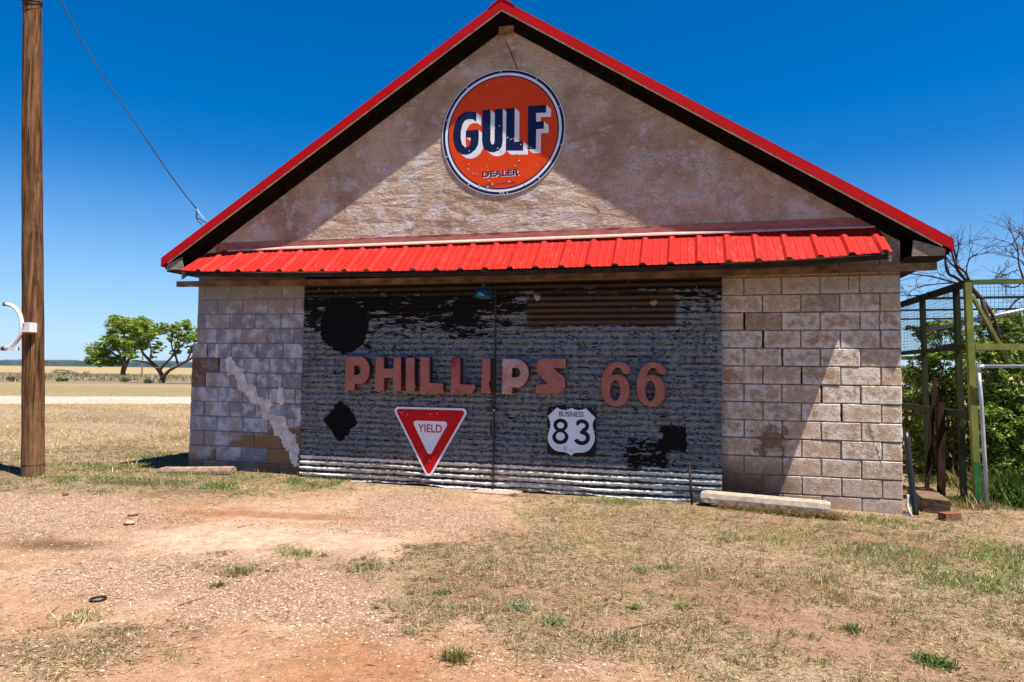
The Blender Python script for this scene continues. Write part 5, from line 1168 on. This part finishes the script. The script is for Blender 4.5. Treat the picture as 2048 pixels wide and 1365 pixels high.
post(XE, YC, zt_, .09)
b1 = W(1944, 592, YC+.02); b2 = W(2020, 726, YC+.02); put('brace', MB().bar(b1, b2, .03, .06, (0, 1, 0)), M_yel, cage)
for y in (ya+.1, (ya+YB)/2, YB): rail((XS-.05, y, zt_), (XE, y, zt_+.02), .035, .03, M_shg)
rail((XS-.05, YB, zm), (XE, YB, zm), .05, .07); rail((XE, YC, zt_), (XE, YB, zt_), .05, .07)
M_wire = simple('grey_wire', (.05, .05, .05), .6, .2)
def net(name, o, ux, uz, nx, nz, r, mat=M_wire):
    mb = MB(); o = Vector(o); ux = Vector(ux); uz = Vector(uz)
    def seg(a, b):
        d = (b-a).normalized(); s = d.orthogonal().normalized()*r; t = d.cross(s).normalized()*r
        p = [a+s, a-s*.5+t*.87, a-s*.5-t*.87]; q = [v+(b-a) for v in p]; mb.add(p+q, [(0, 1, 4, 3), (1, 2, 5, 4), (2, 0, 3, 5)])
    for i in range(nx+1):
        k = 3
        for j in range(k): seg(o+ux*i/nx+uz*j/k, o+ux*i/nx+uz*(j+1)/k)
    for j in range(nz+1): seg(o+uz*j/nz, o+uz*j/nz+ux)
    return put(name, mb, mat, cage)
net('wire_mesh', (XS+.05, YC+.03, zm+.03), (3.0, 0, 0), (0, 0, zt_-zm-.04), 75, 16, .002)
net('wire_mesh', (XS-.02, YC+.06, zm), (0, ya+1.2-YC, 0), (0, 0, zt_-zm-.03), 60, 16, .002)
net('wire_mesh', (XS-.05, YB-.02, zm+.1), (XE-XS, 0, 0), (0, 0, zt_-zm), 80, 14, .002)
# galvanised pipes of a gate frame leaning on the front
M_galv = simple('galvanised_pipe', (.34, .36, .40), .45, .4, metal=.3, var=.2, sc=8)
gp = thing('pipe_gate', 'grey galvanised pipe gate frame leaning against the green corner post', 'gate', G(1973, 1012))
q = [W(1975, 1012, YC-.1), W(1968, 900, YC-.1), W(1962, 800, YC-.1), W(1957, 742, YC-.1)]; q[0][2] = -.03; mb = MB(); mb.tube(q, .021, 10); put('upright', mb, M_galv, gp, True)
e = W(1957, 733, YC-.1); r_ = [e, np.array([e[0]+1.2, YC-.1, e[2]+.012]), np.array([e[0]+3.2, YC-.1, e[2]+.03])]; mb = MB(); mb.tube(r_, .019, 10); put('top_pipe', mb, M_galv, gp, True)
mb = MB(); mb.tube([q[-1]+np.array([0, 0, -.02]), q[-1]+np.array([0, 0, .04]), e+np.array([.05, 0, 0])], .025, 10); put('elbow', mb, M_galv, gp, True)
mb = MB(); a = np.array([XS, 2.6, 0]); pa = W(1850, 662, 2.4); pb = W(2110, 607, 2.1); mb.tube([pa, pb], .028, 10); tag(put('loose_pipe', mb, M_galv, None, True), 'long grey pipe slanting through the cage under its roof', 'pipe')
# clutter by the corner
M_rustw = simple('red_brown_board', (.022, .011, .009), .9, .06, var=.5, sc=8, st=(2, 2, .5), bump=.4)
lb = MB(); P = U(1908, 1000, 4.97); lb.bar((4.93, 1.05, -.05), (5.02, 1.30, 1.15), .05, .08, (1, 0, 0)); tag(put('leaning_board', lb, M_rustw), 'dark red-brown board leaning inside the cage corner', 'board')
lb = MB(); lb.bar((4.78, 1.1, -.05), (5.0, 1.42, 1.45), .03, .045, (1, 0, 0)); tag(put('leaning_strip', lb, M_rustw), 'thin dark strip of wood leaning beside the red-brown board', 'board')
M_tim = simple('old_timber', (.13, .085, .05), .9, .1, var=.5, sc=10, st=(.5, 3, 3), bump=.5)
tb = MB(); a = W(1836, 1026, .22); b = W(1884, 1030, .10)
tb.hexa([(4.45, .10, -.04), (4.69, .02, -.04), (4.80, .95, -.02), (4.56, 1.0, -.02), (4.45, .10, .155), (4.69, .02, .15), (4.80, .95, .15), (4.56, 1.0, .15)]); tag(put('timber_beam', tb, M_tim), 'old squared timber beam lying at the cage corner', 'timber')
cbk = G(1900, 1040); tb = MB(); ca_, sa_ = math.cos(.5), math.sin(.5)
pp = [(-.09, -.05), (.10, -.05), (.10, .05), (-.09, .05)]; R2 = [(cbk[0]+x*ca_-y*sa_, cbk[1]+x*sa_+y*ca_+.02) for x, y in pp]
tb.hexa([(x, y, -.01) for x, y in R2]+[(x, y, .068) for x, y in R2]); tag(put('loose_brick', tb, simple('clay_brick', (.17, .075, .045), .95, .05, var=.4, sc=30, bump=.6)), 'single clay brick lying in front of the timber beam', 'brick')
bp = MB(); q = [W(1832, 1036, .0), W(1826, 985, .06), W(1819, 930, .12), W(1812, 865, .2)]; q[0][2] = -.02; bp.tube(catmull(q, 4), .030, 10); tag(put('black_pipe', bp, simple('black_plastic', (.012, .012, .014), .4, .4), None, True), 'black plastic pipe leaning at the garage corner', 'pipe')
hb = MB(); q = [W(1816, 990, .05), W(1815, 1010, .0), W(1820, 1026, -.06), W(1828, 1040, -.09)]; q = [np.array(p) for p in q]; hb.tube(catmull(q, 4), [.014]*13, 10); tag(put('white_pipe', hb, simple('white_plastic', (.28, .30, .33), .4, .4), None, True), 'short grey-white pipe end poking out behind the black pipe', 'pipe')

# ------------------------------------------------------------------ thicket behind and inside the cage
M_leaf2 = colattr('shrub_leaf', .5, .3, .3)
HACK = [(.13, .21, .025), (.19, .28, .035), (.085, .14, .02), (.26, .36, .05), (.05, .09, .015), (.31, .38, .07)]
def shrub(label, crowns, n, size, stems, base, cols=HACK):
    t = thing('leafy_shrub', label, 'shrub', (*base, 0)); cs_ = []
    for x, y, Yp, rx, ry in crowns:
        c = W(x, y, Yp); d = np.dot(c-CAM, _f); cs_.append((c, (rx/F_PX*d, rx/F_PX*d*.8, ry/F_PX*d)))
    V, c = leafcloud(cs_, n, size, cols, .8); V[:, :, 2] = np.maximum(V[:, :, 2], .02); put('foliage', tris('foliage', V, c, 4), M_leaf2, t)
    mb = MB()
    for k in range(stems):
        e = cs_[k % len(cs_)][0]+RNG.normal(0, .2, 3); s = np.array([base[0]+RNG.normal(0, .25), base[1]+RNG.normal(0, .25), 0.0]); m_ = (s+e)/2+RNG.normal(0, .12, 3); mb.tube(catmull([s, m_, e], 4), list(np.linspace(.022, .006, 9)), 5)
    put('stem', mb, M_bark, t, True); return t
shrub('broad green shrub filling the cage behind the corner post', [(1890, 700, 3.2, 50, 40), (1850, 745, 3.4, 40, 35), (1930, 770, 3.2, 55, 55), (1870, 800, 3.6, 60, 55), (1950, 690, 3.4, 40, 40), (1900, 860, 3.2, 60, 60), (1835, 850, 3.8, 35, 60), (1880, 920, 3.4, 70, 50), (1900, 655, 3.2, 36, 25)], 19000, .034, 14, (5.6, 3.3))
shrub('tall sunlit green shrub at the right edge behind the pipe gate', [(2010, 720, 2.4, 55, 50), (2060, 690, 2.6, 60, 60), (1990, 790, 2.2, 45, 50), (2050, 800, 2.2, 60, 60), (2015, 870, 2.0, 55, 50), (2080, 880, 2.0, 60, 60), (2000, 650, 2.6, 40, 35), (2040, 930, 1.9, 60, 45), (1985, 920, 2.2, 35, 50), (2100, 620, 2.8, 50, 40), (1995, 705, 2.0, 30, 28), (1978, 850, 1.9, 28, 45)], 24000, .036, 14, (6.5, 2.3))
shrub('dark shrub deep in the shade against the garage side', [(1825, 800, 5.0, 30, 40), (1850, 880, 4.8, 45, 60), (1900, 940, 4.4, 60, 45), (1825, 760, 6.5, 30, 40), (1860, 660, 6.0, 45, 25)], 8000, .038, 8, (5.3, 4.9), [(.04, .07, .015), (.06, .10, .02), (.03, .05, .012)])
# tall seeding grass at the right edge
def tall_grass(label, px, py, r, h, n, cols): 
    c = G(px, py); P = np.stack([c[0]+RNG.normal(0, r, n), c[1]+RNG.normal(0, r*.7, n)], 1); V, cc = blades(P, (h*.5, h), (.004, .009), (.7, 1.5), cols, .8); o = put('grass_clump', tris('grass_clump', V, cc, 5), M_blade, None, base=(c[0], c[1], 0)); tag(o, label, 'grass')
tall_grass('thick bright green grass clump at the right edge below the shrub', 2062, 1015, .20, .40, 2200, [(.10, .19, .035), (.15, .25, .05), (.20, .29, .07)])
tall_grass('dry yellow grass clump at the foot of the grey pipe', 1990, 985, .22, .35, 700, [(.42, .33, .15), (.35, .30, .13), (.25, .27, .08)])
tall_grass('thin green grass in the shade around the timber beam', 1885, 975, .3, .2, 420, [(.10, .16, .035), (.18, .22, .06), (.30, .27, .11)])
tall_grass('dry grass at the foot of the green corner post', 1940, 1018, .12, .16, 420, [(.46, .37, .18), (.38, .31, .14), (.26, .27, .09)])

# bare branches rising over the cage
M_dead = simple('dead_branch', (.075, .048, .036), .9, .1, var=.5, sc=6)
def dead(label, base, Yp, limbs, twigs):
    t = thing('dead_tree', label, 'tree', (*base, 0)); mb = MB(); tw = MB()
    d0 = np.dot(W(1950, 600, Yp)-CAM, _f)
    root = np.array([base[0], base[1], -.1]); f = W(*limbs[0][0][:2], Yp); mb.tube(catmull([root, (root+f)/2+np.array([.1, 0, .1]), f], 5), list(np.linspace(.05, limbs[0][0][2]/2/F_PX*d0, 11)), 8)
    for li, L in enumerate(limbs):
        pts = [W(x, y, Yp+.10*math.sin(li*2.1)*i/len(L)) for i, (x, y, w_) in enumerate(L)]; rad = [w_*.36/F_PX*d0 for x, y, w_ in L]; q = catmull(pts, 4); mb.tube(q, list(np.interp(np.linspace(0, len(pts)-1, len(q)), range(len(pts)), rad)), 6)
        for k in range(twigs):                # side twigs, forked
            i = RNG.integers(len(q)//3, len(q)); p = np.array(q[i]); dr = np.array(q[min(i+1, len(q)-1)])-np.array(q[max(i-1, 0)]); dr /= np.linalg.norm(dr)+1e-9; v = dr*.6+RNG.normal(0, .55, 3); v /= np.linalg.norm(v); l = RNG.uniform(.12, .42)
            a = p+v*l*.5+RNG.normal(0, .02, 3); b = a+(v+RNG.normal(0, .35, 3))*l*.5; tw.tube([p, a, b], [.0045, .0032, .0018], 4)
            for _ in range(2): g_ = a+(v+RNG.normal(0, .6, 3))*l*.4; tw.tube([a, g_], [.0028, .0014], 4)
    put('limb', mb, M_dead, t, True); put('twigs', tw, M_dead, t); return t
dead('leafless tree with brown forked limbs rising over the cage corner', (6.1, 2.3), 2.2,
     [[(1965, 600, 10), (1935, 565, 9), (1915, 540, 8), (1912, 515, 6), (1905, 495, 5), (1898, 488, 4)], [(1950, 585, 9), (1915, 558, 8), (1895, 545, 7), (1890, 510, 5), (1893, 490, 3), (1885, 470, 2)], [(1945, 575, 8), (1930, 545, 6), (1912, 530, 6), (1905, 510, 5), (1900, 492, 4)], [(1960, 596, 8), (1930, 573, 7), (1895, 562, 5), (1860, 553, 4), (1806, 546, 3)], [(1915, 540, 5), (1895, 520, 4), (1888, 505, 3), (1878, 500, 2)], [(1936, 560, 5), (1933, 540, 3), (1938, 520, 3), (1946, 512, 2.5), (1955, 510, 1.5)], [(1905, 566, 5), (1880, 568, 3), (1850, 572, 3), (1825, 580, 2), (1815, 595, 1.2)], [(1860, 590, 3), (1830, 592, 3), (1805, 592, 2)], [(1913, 520, 4), (1916, 500, 3), (1918, 485, 1.5)], [(1966, 600, 9), (1990, 640, 8), (2000, 680, 6)]], 9)
dead('leafless crown of fine grey twigs at the right edge above the cage', (7.6, 3.4), 3.4,
     [[(2060, 640, 8), (2050, 570, 6), (2038, 530, 4), (2035, 495, 3), (2025, 470, 2), (2020, 455, 1.2)], [(2060, 560, 5), (2045, 525, 3), (2028, 515, 2.5), (2020, 500, 1.5)], [(2050, 560, 4), (2030, 575, 4), (2005, 570, 3), (1990, 560, 2), (1998, 548, 1.5)], [(2060, 530, 5), (2045, 505, 3), (2048, 480, 2), (2040, 465, 1)], [(2055, 590, 5), (2035, 600, 5), (2015, 620, 4), (1990, 640, 3)], [(2040, 540, 3), (2022, 545, 2), (2010, 552, 1.5)], [(2038, 510, 2.5), (2025, 490, 1.6), (2008, 482, 1)], [(2060, 520, 3), (2080, 490, 2), (2090, 460, 1)]], 10)
dead('brown dead scrub lying inside the cage below the shrubs', (5.6, 2.6), 2.6, [[(1990, 880, 5), (1960, 850, 4), (1930, 835, 3), (1900, 860, 2)], [(1990, 870, 5), (2010, 880, 4), (2040, 860, 2)], [(1975, 900, 5), (2000, 905, 4), (2030, 890, 2)], [(1900, 930, 5), (1880, 880, 3), (1860, 820, 2)]], 14)
